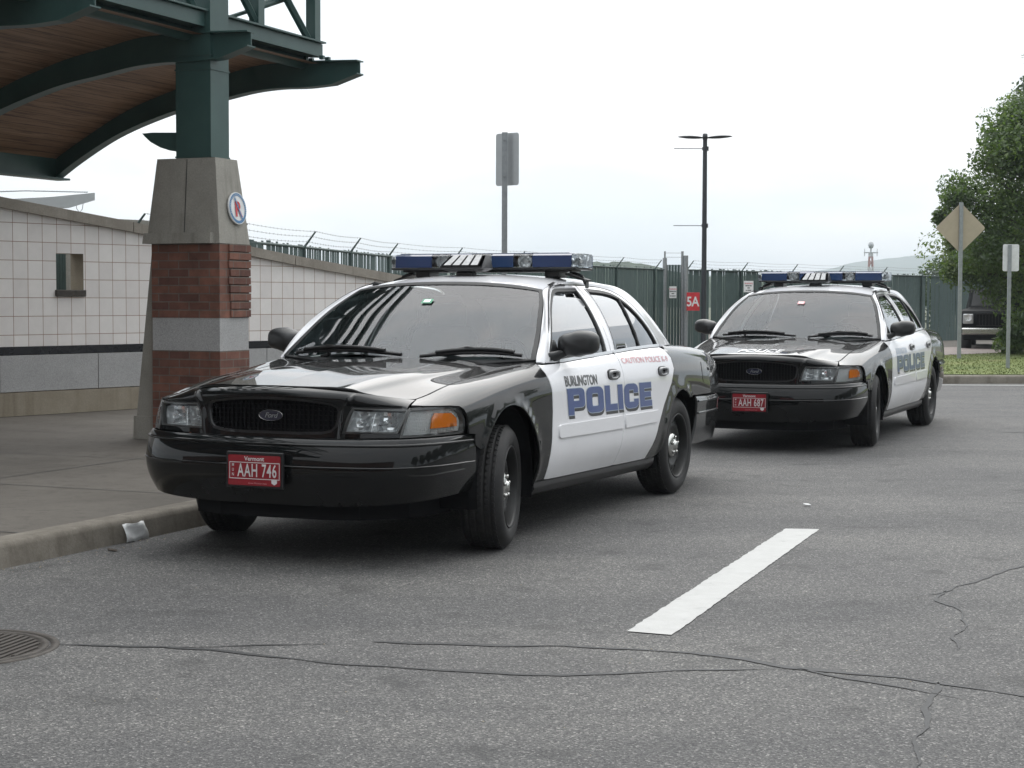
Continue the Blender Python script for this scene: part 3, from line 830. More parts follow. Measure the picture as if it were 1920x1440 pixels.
        # bright belt strips
        for d, xa, xb in ((d1, -.76, -1.658), (d2, -1.678, -2.66)):
            xs = np.linspace(xa, xb, 22); o2 = [(x, belt(x) - .002) for x in xs] + [(x, belt(x) + .016) for x in xs[::-1]]
            panel('belt_strip', gsf, o2, (.06, .03), 'silver', d, off=.012, depth=.012, mirror=mir, round_=1.5)
        # ---- pillar and roof rail (white)
        n = len(OC) - 1
        rl = [(0, 0)] + [(n, 0), (n, 1), (0, 1)]
        panel('roof_rail', lambda U, V: RAIL(U, V), [(0.0, 0.03), (n, .03), (n, .985), (0, .985)], (.28, .14), 'white_paint', root, depth=.012, ref=(-1.8, 0, .8), mirror=mir)
        panel('pillar_lining', lambda U, V: RAIL(U, V), [(0.05, -.05), (n, -.05), (n, 1.12), (0.05, 1.12)], (.28, .2), 'interior_dark', root, off=-.022, depth=.003, ref=(-1.8, 0, .8), mirror=mir)
        # ---- rocker
        ro = dz([(-.30, .305), (-2.30, .305)])
        def rockf(U, V):
            y = np.interp(V, [.215, .235, .27, .305], [.80, .875, .902, .902]); return np.stack([U, y, V], 1)
        panel('rocker_panel', rockf, [(-.36, .306), (-2.46, .306), (-2.42, .215), (-.38, .215)], (.1, .02), 'trim_black', root, depth=.02, mirror=mir)
        # ---- rear quarter
        q = dz([(x - .003, z) for x, z in RCUT[:-1]]) + dz([(-2.72, 1.036)], .03) + dy([(-2.80, .83), (-3.0, .80), (-3.22, .76), (-3.355, .715), (-3.5, .712), (-3.9, .69), (-4.14, .668)])
        q += dz([(-4.155, .96), (-4.165, .85), (-4.16, .702)]) + dz([(-3.8, .702), (-3.285, .702)]) + dz([p for p in arch(ARCHR, 180 - 180 + 52, 186, 44)][0:] + [(-2.27, .308)])
        # arch runs from the rear (x smaller) over the top to the front
        cx, cz, a, b = ARCHR
        tail_arch = [(cx - a * math.cos(R(t)), cz + b * math.sin(R(t))) for t in np.linspace(58, 176, 44)]
        q = dz([(x - .003, z) for x, z in RCUT[:-1]]) + dz([(-2.72, 1.036)], .03) + dy([(-2.80, .83), (-3.0, .80), (-3.22, .76), (-3.355, .715), (-3.5, .712), (-3.9, .69), (-4.14, .668)]) + dz([(-4.155, .96), (-4.165, .85), (-4.16, .702)]) + dz([(-3.8, .702), (-3.20, .702)])
        q += dz([p for p in tail_arch if p[1] < .70 or p[0] > cx - .2]) + dz([(-2.475, .33), (-2.44, .312), (-2.27, .312)])
        panel('quarter_panel', bodyf, q, SG, 'black_paint', root, mirror=mir)
        # fuel door line: a thin ring
        if not mir:
            cxy = superell(.075, .08, 3, 40)
            panel('fuel_door', bodyf, [vz(-3.52 + a_, .86 + b_) for a_, b_ in cxy], (.03, .03), 'black_paint', root, off=.0018, depth=.004)
        # ---- wheel housings
        for (ax, az, a, b), wx in ((ARCHF, 0), (ARCHR, -WB)):
            m = MB(); V = []; F_ = []; k = 24
            for i in range(k + 1):
                t = math.pi * (i / k) * 1.16 - .25
                for yy, g in ((.90, .0), (.86, .012), (.52, .012)): V.append((ax + (a + g) * math.cos(t), yy * sy, az + (b + g) * math.sin(t)))
            for i in range(k):
                for j in (0, 1): F_.append((i * 3 + j, i * 3 + j + 1, i * 3 + j + 4, i * 3 + j + 3))
            F_.append(tuple(i * 3 + 2 for i in range(k + 1)))
            m.add(V, F_, False)
            m.build('wheel_housing', 'matt_black', root, recalc=False)
        # ---- headlight and turn signal
        hl = [(.418, .636), (.70, .636), (.715, .70), (.722, .762), (.60, .765), (.455, .765), (.432, .70)]
        hl = [(.415, .636), (.704, .634), (.716, .70), (.722, .783), (.452, .783), (.428, .70)]
        e = bpy.data.objects.new('headlight', None); link(e, root)
        panel('lens', hdf, hl, (.04, .03), 'lens_clear', e, off=.004, depth=.02, ref=(0, 0, .6), mirror=mir)
        # bucket: chromed bowl with a round reflector, divider and bulb shields
        panel('bezel', hdf, offset_poly(hl, .004), (.04, .03), 'grey_plastic', e, holes=[offset_poly(hl, -.006)], off=.001, depth=.03, ref=(0, 0, .6), mirror=mir)
        m = MB(); cxh, cyh = .935, .60
        def wall(rows, mi=0):
            V = [p for r_ in rows for p in r_]; k = len(rows[0]); m.add([(x, y * sy, z) for x, y, z in V], [(i * k + j, i * k + (j + 1) % k, (i + 1) * k + (j + 1) % k, (i + 1) * k + j) for i in range(len(rows) - 1) for j in range(k)], True, mi)
        dd = densify(hl, (.03, .03)); A_ = hdf(np.array([p[0] for p in dd]), np.array([p[1] for p in dd])); c_ = A_.mean(0)
        wall([[tuple(p + np.array([-.012, 0, 0])) for p in A_], [tuple(c_ + (p - c_) * .93 + np.array([-.05, 0, 0])) for p in A_], [tuple(c_ + (p - c_) * .8 + np.array([-.085, 0, 0])) for p in A_], [tuple(c_ + (p - c_) * .02 + np.array([-.09, 0, 0])) for p in A_]])
        m.build('reflector_bowl', 'reflector', e)
        m = MB()
        rg = np.random.RandomState(4)
        for yy, rad, k0 in ((.615, .050, 5), (.485, .030, 3)):
            xx = float(hdf([yy], [.70])[0][0]) - .060
            for i_ in range(k0):
                for j_ in range(4):
                    a0 = yy - rad + 2 * rad * i_ / k0; a1 = a0 + 2 * rad / k0 * .96; z0 = .652 + .025 * j_; z1 = z0 + .0243
                    bow = lambda a, z: xx - .030 + 9.0 * (a - yy) ** 2 + 5.0 * (z - .70) ** 2
                    t1, t2 = rg.uniform(-.006, .010, 2)
                    V = [(bow(a0, z0) + t1, a0 * sy, z0), (bow(a1, z0) + t1, a1 * sy, z0), (bow(a1, z1) - .013 + t2, a1 * sy, z1), (bow(a0, z1) - .013 + t2, a0 * sy, z1)]
                    m.add(V, [(0, 1, 2, 3)])
            m.lathe([(0, .018), (.007, .016), (.009, .008), (.009, -.02)], 14, axis='X', c=(xx, yy * sy, .70))
        m.tube([(.905, .545 * sy, .64), (.895, .553 * sy, .70), (.875, .56 * sy, .765)], .003, 6)
        m.build('lamp_reflector', 'lamp_facet', e)
        tg = [(.02, .634), (.985, .638), (1.0, .70), (.985, .74), (.94, .764), (.86, .772), (.03, .768), (.02, .70)]
        t_ = bpy.data.objects.new('turn_signal', None); link(t_, root)
        panel('lens', tsf, tg, (.08, .03), 'lens_clear', t_, off=.004, depth=.02, ref=(0, 0, .6), mirror=mir)
        panel('bezel', tsf, [(.0, .628), (1.0, .630), (1.02, .70), (1.0, .75), (.95, .772), (.86, .778), (.012, .774), (.005, .70)], (.08, .03), 'grey_plastic', t_, holes=[[(.035, .640), (.965, .644), (.98, .70), (.965, .738), (.92, .757), (.85, .763), (.045, .760)]], off=.001, depth=.03, ref=(0, 0, .6), mirror=mir)
        panel('ribbed_reflector', tsf, tg, (.05, .02), 'ribbed_silver', t_, off=-.022, depth=.002, ref=(0, 0, .6), mirror=mir)
        panel('amber_lens', tsf, [(.47, .668), (.90, .672), (.905, .715), (.84, .742), (.54, .745), (.49, .725)], (.05, .02), 'orange_lens', t_, off=-.008, depth=.01, ref=(0, 0, .6), mirror=mir)
        # ---- mirror
        mm = bpy.data.objects.new('side_mirror', None); link(mm, root)
        mx_, my_, mz_ = -.80, .985, 1.082
        V = []; F_ = []; K = 28; prof = [(-.062, .80, .80), (-.058, .93, .93), (-.045, 1.0, 1.0), (-.01, .99, .99), (.025, .93, .92), (.05, .80, .78), (.064, .58, .55), (.071, .28, .26)]
        se = superell(.118, .072, 3.0, K)
        for px, fa, fb in prof:
            for a_, b_ in se: V.append((mx_ + px - a_ * .10, (my_ + a_ * fa) * sy, mz_ + b_ * fb + (.008 if a_ > 0 else -.004) * fb))
        for i in range(len(prof) - 1): F_ += [(i * K + j, i * K + (j + 1) % K, (i + 1) * K + (j + 1) % K, (i + 1) * K + j) for j in range(K)]
        F_.append(tuple(range((len(prof) - 1) * K, len(prof) * K)))
        m = MB(); m.add(V, F_, True)
        m.build('mirror_shell', 'black_plastic', mm)
        m = MB(); m.add([(mx_ - .058 - a_ * .1, (my_ + a_ * .86) * sy, mz_ + b_ * .86) for a_, b_ in se], [tuple(range(K))]); m.build('mirror_glass', 'mirror_face', mm)
        m = MB(); V = []
        se2 = superell(1, 1, 2.4, 16)
        rows = [(-.69, .862, 1.005, .060, .032), (-.72, .885, 1.012, .048, .028), (-.765, .92, 1.030, .034, .025), (-.795, .955, 1.055, .026, .026)]
        for x_, y_, z_, ra, rb in rows: V += [(x_ + a_ * ra, (y_) * sy, z_ + b_ * rb) for a_, b_ in se2]
        m.add(V, [(i * 16 + j, i * 16 + (j + 1) % 16, (i + 1) * 16 + (j + 1) % 16, (i + 1) * 16 + j) for i in range(3) for j in range(16)], True)
        m.build('mirror_arm', 'black_plastic', mm)
        m = MB(); P = gsf([-.672, -.69, -.80, -.795, -.75], [.985, 1.045, 1.035, 1.0, .99])
        tri = [(-.668, .986), (-.675, 1.035), (-.765, 1.105), (-.79, 1.10), (-.80, 1.0), (-.79, .990)]
        panel('mirror_sail', gsf, tri, (.03, .03), 'black_plastic', mm, off=.004, depth=.01, mirror=mir)
        # ---- tail light
        panel('tail_light', tlf, [(.825, .71), (.50, .71), (.50, .88), (.80, .88), (.825, .85)], (.05, .03), 'red_lens', root, off=.003, depth=.01, ref=(-2, 0, .6), mirror=mir)
    # ---- header panel (around grille and lamps)
    gr_half = [(0, .628), (.15, .628), (.30, .630), (.352, .64), (.378, .668), (.388, .71), (.392, .755), (.378, .788), (.34, .803), (.2, .812), (0, .816)]
    grille = gr_half + [(-u, v) for u, v in reversed(gr_half[1:-1])]
    gout = [(-u, v) for u, v in grille]
    hlh = [(.408, .628), (.718, .628), (.73, .70), (.735, .772), (.44, .772), (.418, .70)]
    outer = [(-.74, .605), (.74, .605), (.735, .70), (.735, .80), (.725, .845), (.70, .860), (.5, .8665), (0, .8675), (-.5, .8665), (-.70, .860), (-.725, .845), (-.735, .80), (-.735, .70)]
    outer = [(-.719, .60), (.719, .60), (.719, .70), (.719, .80), (.719, .866), (.5, .8675), (0, .8675), (-.5, .8675), (-.719, .866), (-.719, .80), (-.719, .70)]
    def hdf2(U, V):
        P = hdf(U, V)
        # raised surround ridge running up from the grille corners
        y = np.abs(P[:, 1]); z = V
        yc = np.interp(z, [.60, .70, .80, .87], [.405, .412, .43, .475])
        P[:, 0] += .020 * np.exp(-((y - yc) / .013) ** 2) * np.clip((.872 - z) / .04, 0, 1)
        # brow above the lamps sits proud of the lamp plane
        P[:, 0] -= .016 * np.exp(-((z - .797) / .010) ** 2) * np.clip((y - .44) / .03, 0, 1) * np.clip((.72 - y) / .03, 0, 1)
        return P
    hh = [(.412, .630), (.716, .630), (.716, .70), (.716, .788), (.449, .788), (.424, .70)]
    panel('header_panel', hdf2, outer, (.014, .012), 'black_paint', root, holes=[gout, hh, [(-u, v) for u, v in hh]], depth=.02, ref=(0, 0, .6))
    # ---- grille
    gh = [(u * .985, .72 + (v - .72) * .975) for u, v in gout]
    gl = panel('grille', hdf, [(u * .99, .72 + (v - .72) * .985) for u, v in gout], (.04, .03), 'matt_black', root, off=-.045, depth=.01, ref=(0, 0, .6))
    m = MB()
    g2 = offset_poly(gout, -.004) if True else gout
    ga = np.array(gout)
    for i in range(-14, 15):
        u = i * .0265
        col = [v for v in np.linspace(.63, .815, 40) if inpoly(np.array([[u, v]]), gh)[0]]
        if len(col) < 2: continue
        P = hdf(np.array([u, u]), np.array([col[0] - .004, col[-1] + .004])); m.box(((P[0][0] + P[1][0]) / 2 - .033, u, (P[0][2] + P[1][2]) / 2), (.016, .0065, P[1][2] - P[0][2] + .004))
    for v in np.linspace(.648, .798, 7):
        row = [u for u in np.linspace(-.39, .39, 160) if inpoly(np.array([[u, v]]), gh)[0]]
        us = np.linspace(row[0] - .003, row[-1] + .003, 13); P = hdf(us, np.full(13, v))
        for j in range(12): 
            a, b = P[j], P[j + 1]; cc = (a + b) / 2; m.box((cc[0] - .034, cc[1], cc[2]), (.014, np.linalg.norm(b - a) + .001, .0065), Euler((0, 0, math.atan2(b[1] - a[1], b[0] - a[0]) - math.pi / 2)))
    m.build('grille_bars', 'matt_black', gl)
    panel('grille_surround', hdf, offset_poly(gout, .002), (.03, .03), 'trim_black', gl, holes=[offset_poly(gout, -.014)], off=-.004, depth=.03, ref=(0, 0, .6), round_=1.2)
    # emblem
    em = MB(); ex = .992; se = [(.071 * math.cos(t), .0285 * math.sin(t)) for t in np.linspace(0, 2 * math.pi, 41)[:-1]]
    n = 40; V = []
    for (s_, x_) in ((1.0, .955), (1.0, .966), (.98, .969), (.965, .966)): V += [(x_ + .0, a * s_ if s_ == 1 else a - math.copysign(min(abs(a), .071 * (1 - s_)), a) , b * s_ + .72) for a, b in se]
    em.add(V, [(q * n + i, q * n + (i + 1) % n, (q + 1) * n + (i + 1) % n, (q + 1) * n + i) for q in range(3) for i in range(n)], True)
    em.build('emblem_ring', 'chrome', gl)
    em = MB(); em.add([(.9662, a * .962, b * .962 + .72) for a, b in se], [tuple(range(n))]); em.build('emblem_plate', 'emblem_blue', gl)
    V, F_ = text_mesh('Ford', .036, .0004, .35, 1.15, .92, 'CENTER')
    conform('emblem_script', V, F_, lambda a, b: np.stack([np.full(len(a), .9672), a, b + .708], 1), 'silver_dark', gl, grid=1)
    # ---- front bumper
    bo = [(BUE, .02), (0, 0.0), (-BUE, .02), (-BUE, 1), (0, 1), (BUE, 1)]
    fb = panel('front_bumper', bpf, bo, (.05, .04), 'black_paint', root, depth=.02, ref=(0, 0, .45))
    for vv, w_ in ((.335, .018), (.56, .012)):
        m = MB(); 
        us = np.linspace(BUE - .02, -BUE + .02, 60); P = bpf(us, np.full(60, vv)); P = P + fnorm(bpf, us, np.full(60, vv)) * 0
        V = []; 
        for i_, p in enumerate(P):
            d = np.array([p[0] - .2, p[1], 0]); d /= np.linalg.norm(d); 
            for oo, zz in ((-.004, w_), (.006, w_ * .5), (.006, -w_ * .5), (-.004, -w_)): V.append(tuple(p + d * oo + np.array([0, 0, zz * .5])))
        m.add(V, [(i * 4 + j, (i + 1) * 4 + j, (i + 1) * 4 + j + 1, i * 4 + j + 1) for i in range(59) for j in range(3)], True)
        m.build('bumper_strip', 'black_paint', fb)
    m = MB(); m.prism([(.90, -.48), (.96, -.3), (.98, 0), (.96, .3), (.90, .48), (.70, .66), (.3, .70), (.3, -.70), (.70, -.60)], .20, .30); m.build('air_dam', 'matt_black', fb)
    rb = panel('rear_bumper', rbf, [(0, .02), (RBE, 0), (2 * RBE, .02), (2 * RBE, 1), (0, 1)], (.06, .05), 'black_paint', root, depth=.02, ref=(-3, 0, .5))
    for vv in (.22, .42):
        m = MB(); us = np.linspace(.03, 2 * RBE - .03, 50); P = rbf(us, np.full(50, vv)); V = []
        for p in P:
            d = np.array([p[0] + 3.3, p[1], 0]); d[0] = min(d[0], 0); d /= max(np.linalg.norm(d), .01)
            for oo, zz in ((-.004, .010), (.006, .006), (.006, -.006), (-.004, -.010)): V.append(tuple(p + d * oo + np.array([0, 0, zz])))
        m.add(V, [(i * 4 + j, (i + 1) * 4 + j, (i + 1) * 4 + j + 1, i * 4 + j + 1) for i in range(49) for j in range(3)], True)
        m.build('bumper_strip', 'black_paint', rb)
    # ---- tail panel, trunk
    panel('tail_panel', tlf, [(.83, .69), (.83, .93), (.76, .97), (.58, 1.0), (0, 1.005), (-.58, 1.0), (-.76, .97), (-.83, .93), (-.83, .69)], (.05, .05), 'black_paint', root, depth=.02, ref=(-2, 0, .6))
    tr = dy([(-3.47, 0), (-3.46, .3), (-3.42, .6), (-3.40, .69)]) + dy([(-3.5, .70), (-3.9, .68), (-4.14, .655), (-4.17, .60), (-4.19, .3), (-4.2, 0)])
    trf = tr + [(u, 2 * _vk[-1] - v) for u, v in reversed(tr[:-1])][0:]
    trf = [p for i, p in enumerate(trf) if i == 0 or np.hypot(p[0] - trf[i - 1][0], p[1] - trf[i - 1][1]) > 1e-5][:-1]
    def mirrf(U, V):
        k = V > _vk[-1]; P = bodyf(U, np.where(k, 2 * _vk[-1] - V, V)); P[:, 1] = np.where(k, -P[:, 1], P[:, 1]); return P
    panel('trunk_lid', mirrf, trf, (.05, .04), 'black_paint', root, ref=(-3.7, 0, .3))
    # ---- roof
    rf = panel('roof', lambda U, V: ROOF(U, V), [(6.02, .01), (12, .01), (12, RV[-1] - .01), (6.02, RV[-1] - .01)], (.14, .05), 'white_paint', root, depth=.02, ref=(-1.9, 0, .8))
    # ---- windshield, rear window
    ws = panel('windshield', lambda U, V: WS(U, V), [(.0, 0), (1, 0), (1, 1), (0, 1)], (.06, .04), 'windshield_glass', root, off=-.004, depth=.004, ref=(-1.5, 0, .6))
    panel('windshield_seal', lambda U, V: WS(U, V), [(-.01, -.012), (1.012, -.012), (1.012, 1.012), (-.01, 1.012)], (.06, .04), 'rubber_seal', ws, holes=[[(.03, .028), (.972, .032), (.972, .968), (.03, .972)]], off=.0, depth=.012, ref=(-1.5, 0, .6))
    panel('rear_window', lambda U, V: BL(U, V), [(0, 0), (1, 0), (1, 1), (0, 1)], (.08, .05), 'side_glass', root, off=-.004, depth=.004, ref=(-2.2, 0, .6))
    panel('rear_window_seal', lambda U, V: BL(U, V), [(-.01, -.012), (1.012, -.012), (1.012, 1.012), (-.01, 1.012)], (.08, .04), 'rubber_seal', root, holes=[[(.04, .03), (.96, .03), (.96, .97), (.04, .97)]], off=0, depth=.012, ref=(-2.2, 0, .6))
    # cowl and rear shelf closing panels
    m = MB()
    V = []
    for y in np.linspace(-.80, .80, 17): V += [(-.36 - .17 * abs(y / .8) ** 2.2, y, .955 - .03 * abs(y)), (-.62 - .06 * abs(y), y, .968 - .03 * abs(y))]
    m.add(V, [(2 * i, 2 * i + 2, 2 * i + 3, 2 * i + 1) for i in range(16)])
    m.build('cowl_grille', 'black_plastic', root)
    m = MB(); m.box((-3.12, 0, 1.022), (.75, 1.50, .03)); m.build('rear_shelf', 'interior_dark', root)
    # ---- inner dark shell behind the gaps
    sh = dz([(-.36, .34), (-2.3, .34)])
    for mir in (False, True):
        o = dz([(-.37, .33), (-.37, .55)] + arch(ARCHF, 170, 10, 20, .02) + [(.45, .56), (.50, .74)]) + dy([(.60, .76), (.70, .60), (.80, .45), (.86, .2), (.86, 0)]) + dy([(.5, 0), (0, 0), (-.34, 0)]) + dy([(-.40, .45), (-.48, .60), (-.50, .80)]) + dz([(-.62, .955), (-1.2, .975), (-1.7, 1.0), (-2.6, 1.03), (-2.75, 1.02)]) + dy([(-2.9, .78), (-3.3, .70), (-3.52, .4), (-3.55, 0), (-3.8, 0), (-4.1, 0)]) + dy([(-4.1, .3), (-4.1, .6)]) + dz([(-4.1, .93), (-4.1, .72), (-3.4, .70)] + [(ARCHR[0] - (ARCHR[2] + .02) * math.cos(R(t)), ARCHR[1] + (ARCHR[3] + .02) * math.sin(R(t))) for t in np.linspace(62, 178, 24)] + [(-2.44, .33), (-2.40, .33)])
        panel('inner_shell', bodyf, o, (.09, .09), 'matt_black', root, off=-.017, depth=.004, mirror=mir)
    # ---- underbody
    m = MB()
    m.box((-1.5, 0, .27), (1.9, 1.66, .09)); m.box((.1, 0, .33), (1.3, 1.0, .16)); m.box((-3.3, 0, .36), (1.7, 1.0, .14)); m.box((.35, 0, .60), (.9, 1.0, .4)); m.box((-3.7, 0, .6), (.8, 1.4, .4))
    m.box((-2.9, 0, .55), (.9, 1.0, .3)); m.box((-.45, 0, .6), (.08, 1.7, .62)); m.box((-2.44, 0, .5), (.06, 1.7, .5))
    m.tube([(0, -.7, .33), (0, .7, .33)], .03, 8); m.tube([(-WB, -.75, .33), (-WB, .75, .33)], .045, 10); m.tube([(-.4, -.25, .24), (-1.6, -.25, .22), (-2.5, -.4, .24), (-3.3, -.5, .28), (-4.2, -.5, .3)], .03, 8)
    m.build('underbody', 'matt_black', root)
    # ---- interior
    m = MB()
    V = []; ys = np.linspace(-.74, .74, 15)
    prof = [(-.50, .93), (-.62, .955), (-.80, .962), (-.93, .945), (-.99, .90), (-1.0, .80), (-.96, .6)]
    for y in ys:
        hump = .045 * math.exp(-((y - .37) / .17) ** 2)
        V += [(x, y, z + (hump if i in (2, 3) else 0)) for i, (x, z) in enumerate(prof)]
    k = len(prof); m.add(V, [(i * k + j, (i + 1) * k + j, (i + 1) * k + j + 1, i * k + j + 1) for i in range(14) for j in range(k - 1)], True)
    m.box((-1.5, 0, .35), (2.0, 1.5, .05))
    for sy in (1, -1): m.box((-1.55, .80 * sy, .66), (2.2, .04, .62))
    m.build('dashboard', 'interior_dark', root)
    m = MB(); c = Vector((-1.08, .37, .93)); rt = Euler((0, R(68), 0)).to_matrix()
    m.tube([c + rt @ Vector((.19 * math.cos(t), .19 * math.sin(t), 0)) for t in np.linspace(0, 2 * math.pi, 29)], .015, 8, cap=False)
    for t in (0.2, math.pi - .2, math.pi * 1.5): m.tube([c, c + rt @ Vector((.18 * math.sin(t) * 1, .18 * math.cos(t), 0))], .014, 6)
    m.lathe([(0, .03), (.05, .028), (.065, .0)], 16, axis='X', c=tuple(c)); m.tube([c, (-.88, .37, .84)], .03, 8)
    m.build('steering_wheel', 'matt_black', root)
    for sy in (1, -1):
        m = MB(); y0 = .37 * sy
        def pad(c, d, rot, n=3.0):
            K = 20; V = []; pr = [(-.5, .72), (-.42, .93), (-.2, 1), (.2, 1), (.42, .93), (.5, .72)]; rm = rot.to_matrix()
            for t, s_ in pr:
                for a, b in superell(d[0] / 2, d[1] / 2, n, K): V.append(Vector(c) + rm @ Vector((a * s_, b * s_, t * d[2])))
            F_ = [(i * K + j, i * K + (j + 1) % K, (i + 1) * K + (j + 1) % K, (i + 1) * K + j) for i in range(5) for j in range(K)] + [tuple(range(K)), tuple(range(5 * K, 6 * K))]
            m.add(V, F_, True)
        pad((-1.45, y0, .56), (.52, .52, .18), Euler((0, R(-6), 0)))
        pad((-1.78, y0, .86), (.13, .50, .64), Euler((0, R(-16), 0)))
        pad((-1.885, y0, 1.235), (.09, .27, .19), Euler((0, R(-12), 0)))
        for q in (-.05, .05): m.tube([(-1.86, y0 + q, 1.10), (-1.88, y0 + q, 1.20)], .006, 6)
        m.build('front_seat', 'seat_cloth', root)
    m = MB(); m.box((-2.35, 0, .52), (.5, 1.3, .16), bev=.05); m.box((-2.68, 0, .80), (.16, 1.3, .52), Euler((0, R(-20), 0)), bev=.06)
    m.build('rear_seat', 'seat_cloth', root)
    m = MB(); m.box((-1.07, 0, 1.345), (.03, .23, .055), Euler((0, R(10), 0)), bev=.012); m.build('rear_view_mirror', 'matt_black', root)
    # headliner
    V = []; 
    m = MB(); Pm = ROOF(*[a.ravel() for a in np.meshgrid(np.linspace(5.97, 12.05, 10), np.linspace(-.01, RV[-1] + .01, 10), indexing='ij')])
    m.add(Pm - np.array([0, 0, .024]), [(i * 10 + j, i * 10 + j + 1, (i + 1) * 10 + j + 1, (i + 1) * 10 + j) for i in range(9) for j in range(9)], True); m.build('headliner', 'interior_dark', root)
    # ---- wipers
    for y0, y1 in ((.62, .10), (.02, -.55)):
        w = MB(); pts = []
        for s_ in np.linspace(0, 1, 9):
            y = y0 + (y1 - y0) * s_; uu = .045 + .045 * math.sin(math.pi * s_) + .015 * (1 - s_)
            vv = .5 - y / 1.5; p = WS([uu], [vv])[0]; pts.append(p + np.array([.012, 0, .014]))
        w.tube(pts, .012, 6)
        w.tube([p + np.array([.006, 0, .010 + .010 * math.sin(math.pi * i / 8)]) for i, p in enumerate(pts)][1:8], .014, 6)
        pv = np.array([-.46 - .02, y1 + .02, .985]); w.tube([pv, pv + np.array([.0, .05, .02]), pts[5] + np.array([.008, 0, .03]), pts[4] + np.array([.008, 0, .02])], [.016, .013, .010, .008], 8)
        w.build('wiper', 'trim_black', root)
    # ---- light bar
    lb = bpy.data.objects.new('light_bar', None); link(lb, root)
    zc = 1.602; hz = .043
    segs = [(.68, .625, 'lens_clear', 1), (.625, .355, 'blue_lens', 0), (.355, .225, 'lens_clear', 1), (.225, .07, 'blue_lens', 0), (.07, -.07, 'lens_clear', 2), (-.07, -.225, 'blue_lens', 0), (-.225, -.355, 'lens_clear', 1), (-.355, -.625, 'blue_lens', 0), (-.625, -.68, 'lens_clear', 1)]
    def bx(y): return .15 * (1 - .55 * max(0, (abs(y) - .62) / .08))
    xc = -1.76
    for a, b, mt, kind in segs:
        g = .002; V = []; 
        for y in (a - g, b + g):
            w_ = bx(y); V += [(xc - w_, y, zc - hz), (xc - w_, y, zc + hz - .012), (xc - w_ + .02, y, zc + hz), (xc + w_ - .02, y, zc + hz), (xc + w_, y, zc + hz - .012), (xc + w_, y, zc - hz)]
        m = MB(); m.add(V, [(i, (i + 1) % 6, 6 + (i + 1) % 6, 6 + i) for i in range(6)] + [tuple(range(6)), tuple(range(6, 12))]); m.build('lens_section', mt, lb)
        if kind:
            m = MB(); cy = (a + b) / 2; w2 = abs(a - b) * .42
            if kind == 1:
                m.lathe([(w2 * .9, .055), (w2 * .85, .02), (w2 * .6, -.01), (.008, -.02)], 20, axis='X', c=(xc + .06, cy, zc - .004)); m.box((xc - .02, cy, zc), (.10, abs(a - b) * .9, .07))
            else:
                m.box((xc + .02, cy, zc), (.18, abs(a - b) * .9, .075))
                for i_ in range(6):
                    for j_ in range(4): m.box((xc + .115, cy + (i_ - 2.5) * .021, zc + (j_ - 1.5) * .018), (.01, .015, .012))
            m.build('lamp', 'reflector', lb)
    m = MB(); m.box((xc, 0, zc - hz - .007), (.30, 1.31, .014), bev=.004); m.box((xc, 0, zc - hz - .018), (.16, 1.20, .02))
    m.build('bar_base', 'black_plastic', lb)
    m = MB(); m.box((xc, 0, zc + hz + .003), (.25, 1.2, .006), bev=.002); m.build('bar_cap', 'blue_lens', lb)
    for sy in (1, -1):
        m = MB()
        m.box((xc, .46 * sy, 1.520), (.16, .10, .05), bev=.008)
        m.tube([(xc, .56 * sy, 1.535), (xc, .64 * sy, 1.505), (xc, .665 * sy, 1.452)], .010, 6); m.box((xc, .615 * sy, 1.497), (.12, .14, .012), Euler((sy * R(-18), 0, 0)))
        m.box((xc, .674 * sy, 1.452), (.05, .006, .05))
        m.build('bar_foot', 'black_plastic', lb)
    # roof-top forward warning light in front of the bar
    rl = bpy.data.objects.new('roof_warning_light', None); link(rl, root)
    fx, fy = -1.38, .0
    m = MB(); m.box((fx, fy, 1.50), (.07, .12, .05), bev=.01)
    V = [(fx - .05, fy - .125, 1.545), (fx - .05, fy + .125, 1.545), (fx + .05, fy + .155, 1.535), (fx + .05, fy - .155, 1.535), (fx - .09, fy - .115, 1.625), (fx - .09, fy + .115, 1.625), (fx + .035, fy + .155, 1.550), (fx + .035, fy - .155, 1.550)]
    V = [(fx - .08, fy - .10, 1.525), (fx - .08, fy + .10, 1.525), (fx + .07, fy + .10, 1.525), (fx + .07, fy - .10, 1.525), (fx - .09, fy - .145, 1.545), (fx - .09, fy + .145, 1.545), (fx + .085, fy + .145, 1.545), (fx + .085, fy - .145, 1.545), (fx - .09, fy - .12, 1.628), (fx - .09, fy + .12, 1.628), (fx - .03, fy + .12, 1.628), (fx - .03, fy - .12, 1.628), (fx + .085, fy - .145, 1.555), (fx + .085, fy + .145, 1.555)]
    m.add(V, [(0, 3, 2, 1), (0, 1, 5, 4), (1, 2, 6, 5), (2, 3, 7, 6), (3, 0, 4, 7), (4, 5, 9, 8), (8, 9, 10, 11), (7, 12, 13, 6), (6, 13, 10, 9), (6, 9, 5), (7, 4, 8, 11, 12)], False)
    m.build('light_housing', 'black_plastic', rl, recalc=True)
    m = MB()
    A_ = np.array([(fx + .087, fy - .125, 1.560), (fx + .087, fy + .125, 1.560), (fx - .026, fy + .105, 1.627), (fx - .026, fy - .105, 1.627)])
    for i_ in range(4):
        s0, s1 = i_ / 4 + .03, (i_ + 1) / 4 - .03
        q = [A_[0] * (1 - s0) + A_[1] * s0, A_[0] * (1 - s1) + A_[1] * s1, A_[3] * (1 - s1) + A_[2] * s1, A_[3] * (1 - s0) + A_[2] * s0]; nn = np.array([.5, 0, .86]) * .003
        m.add([tuple(p + nn) for p in q], [(0, 1, 2, 3)])
    m.build('light_lens', 'grey_lens', rl, recalc=False)
    m = MB(); m.add([tuple(p + np.array([.0004, 0, .0008])) for p in A_], [(0, 1, 2, 3)]); m.build('light_face', 'matt_black', rl, recalc=False)
    return root
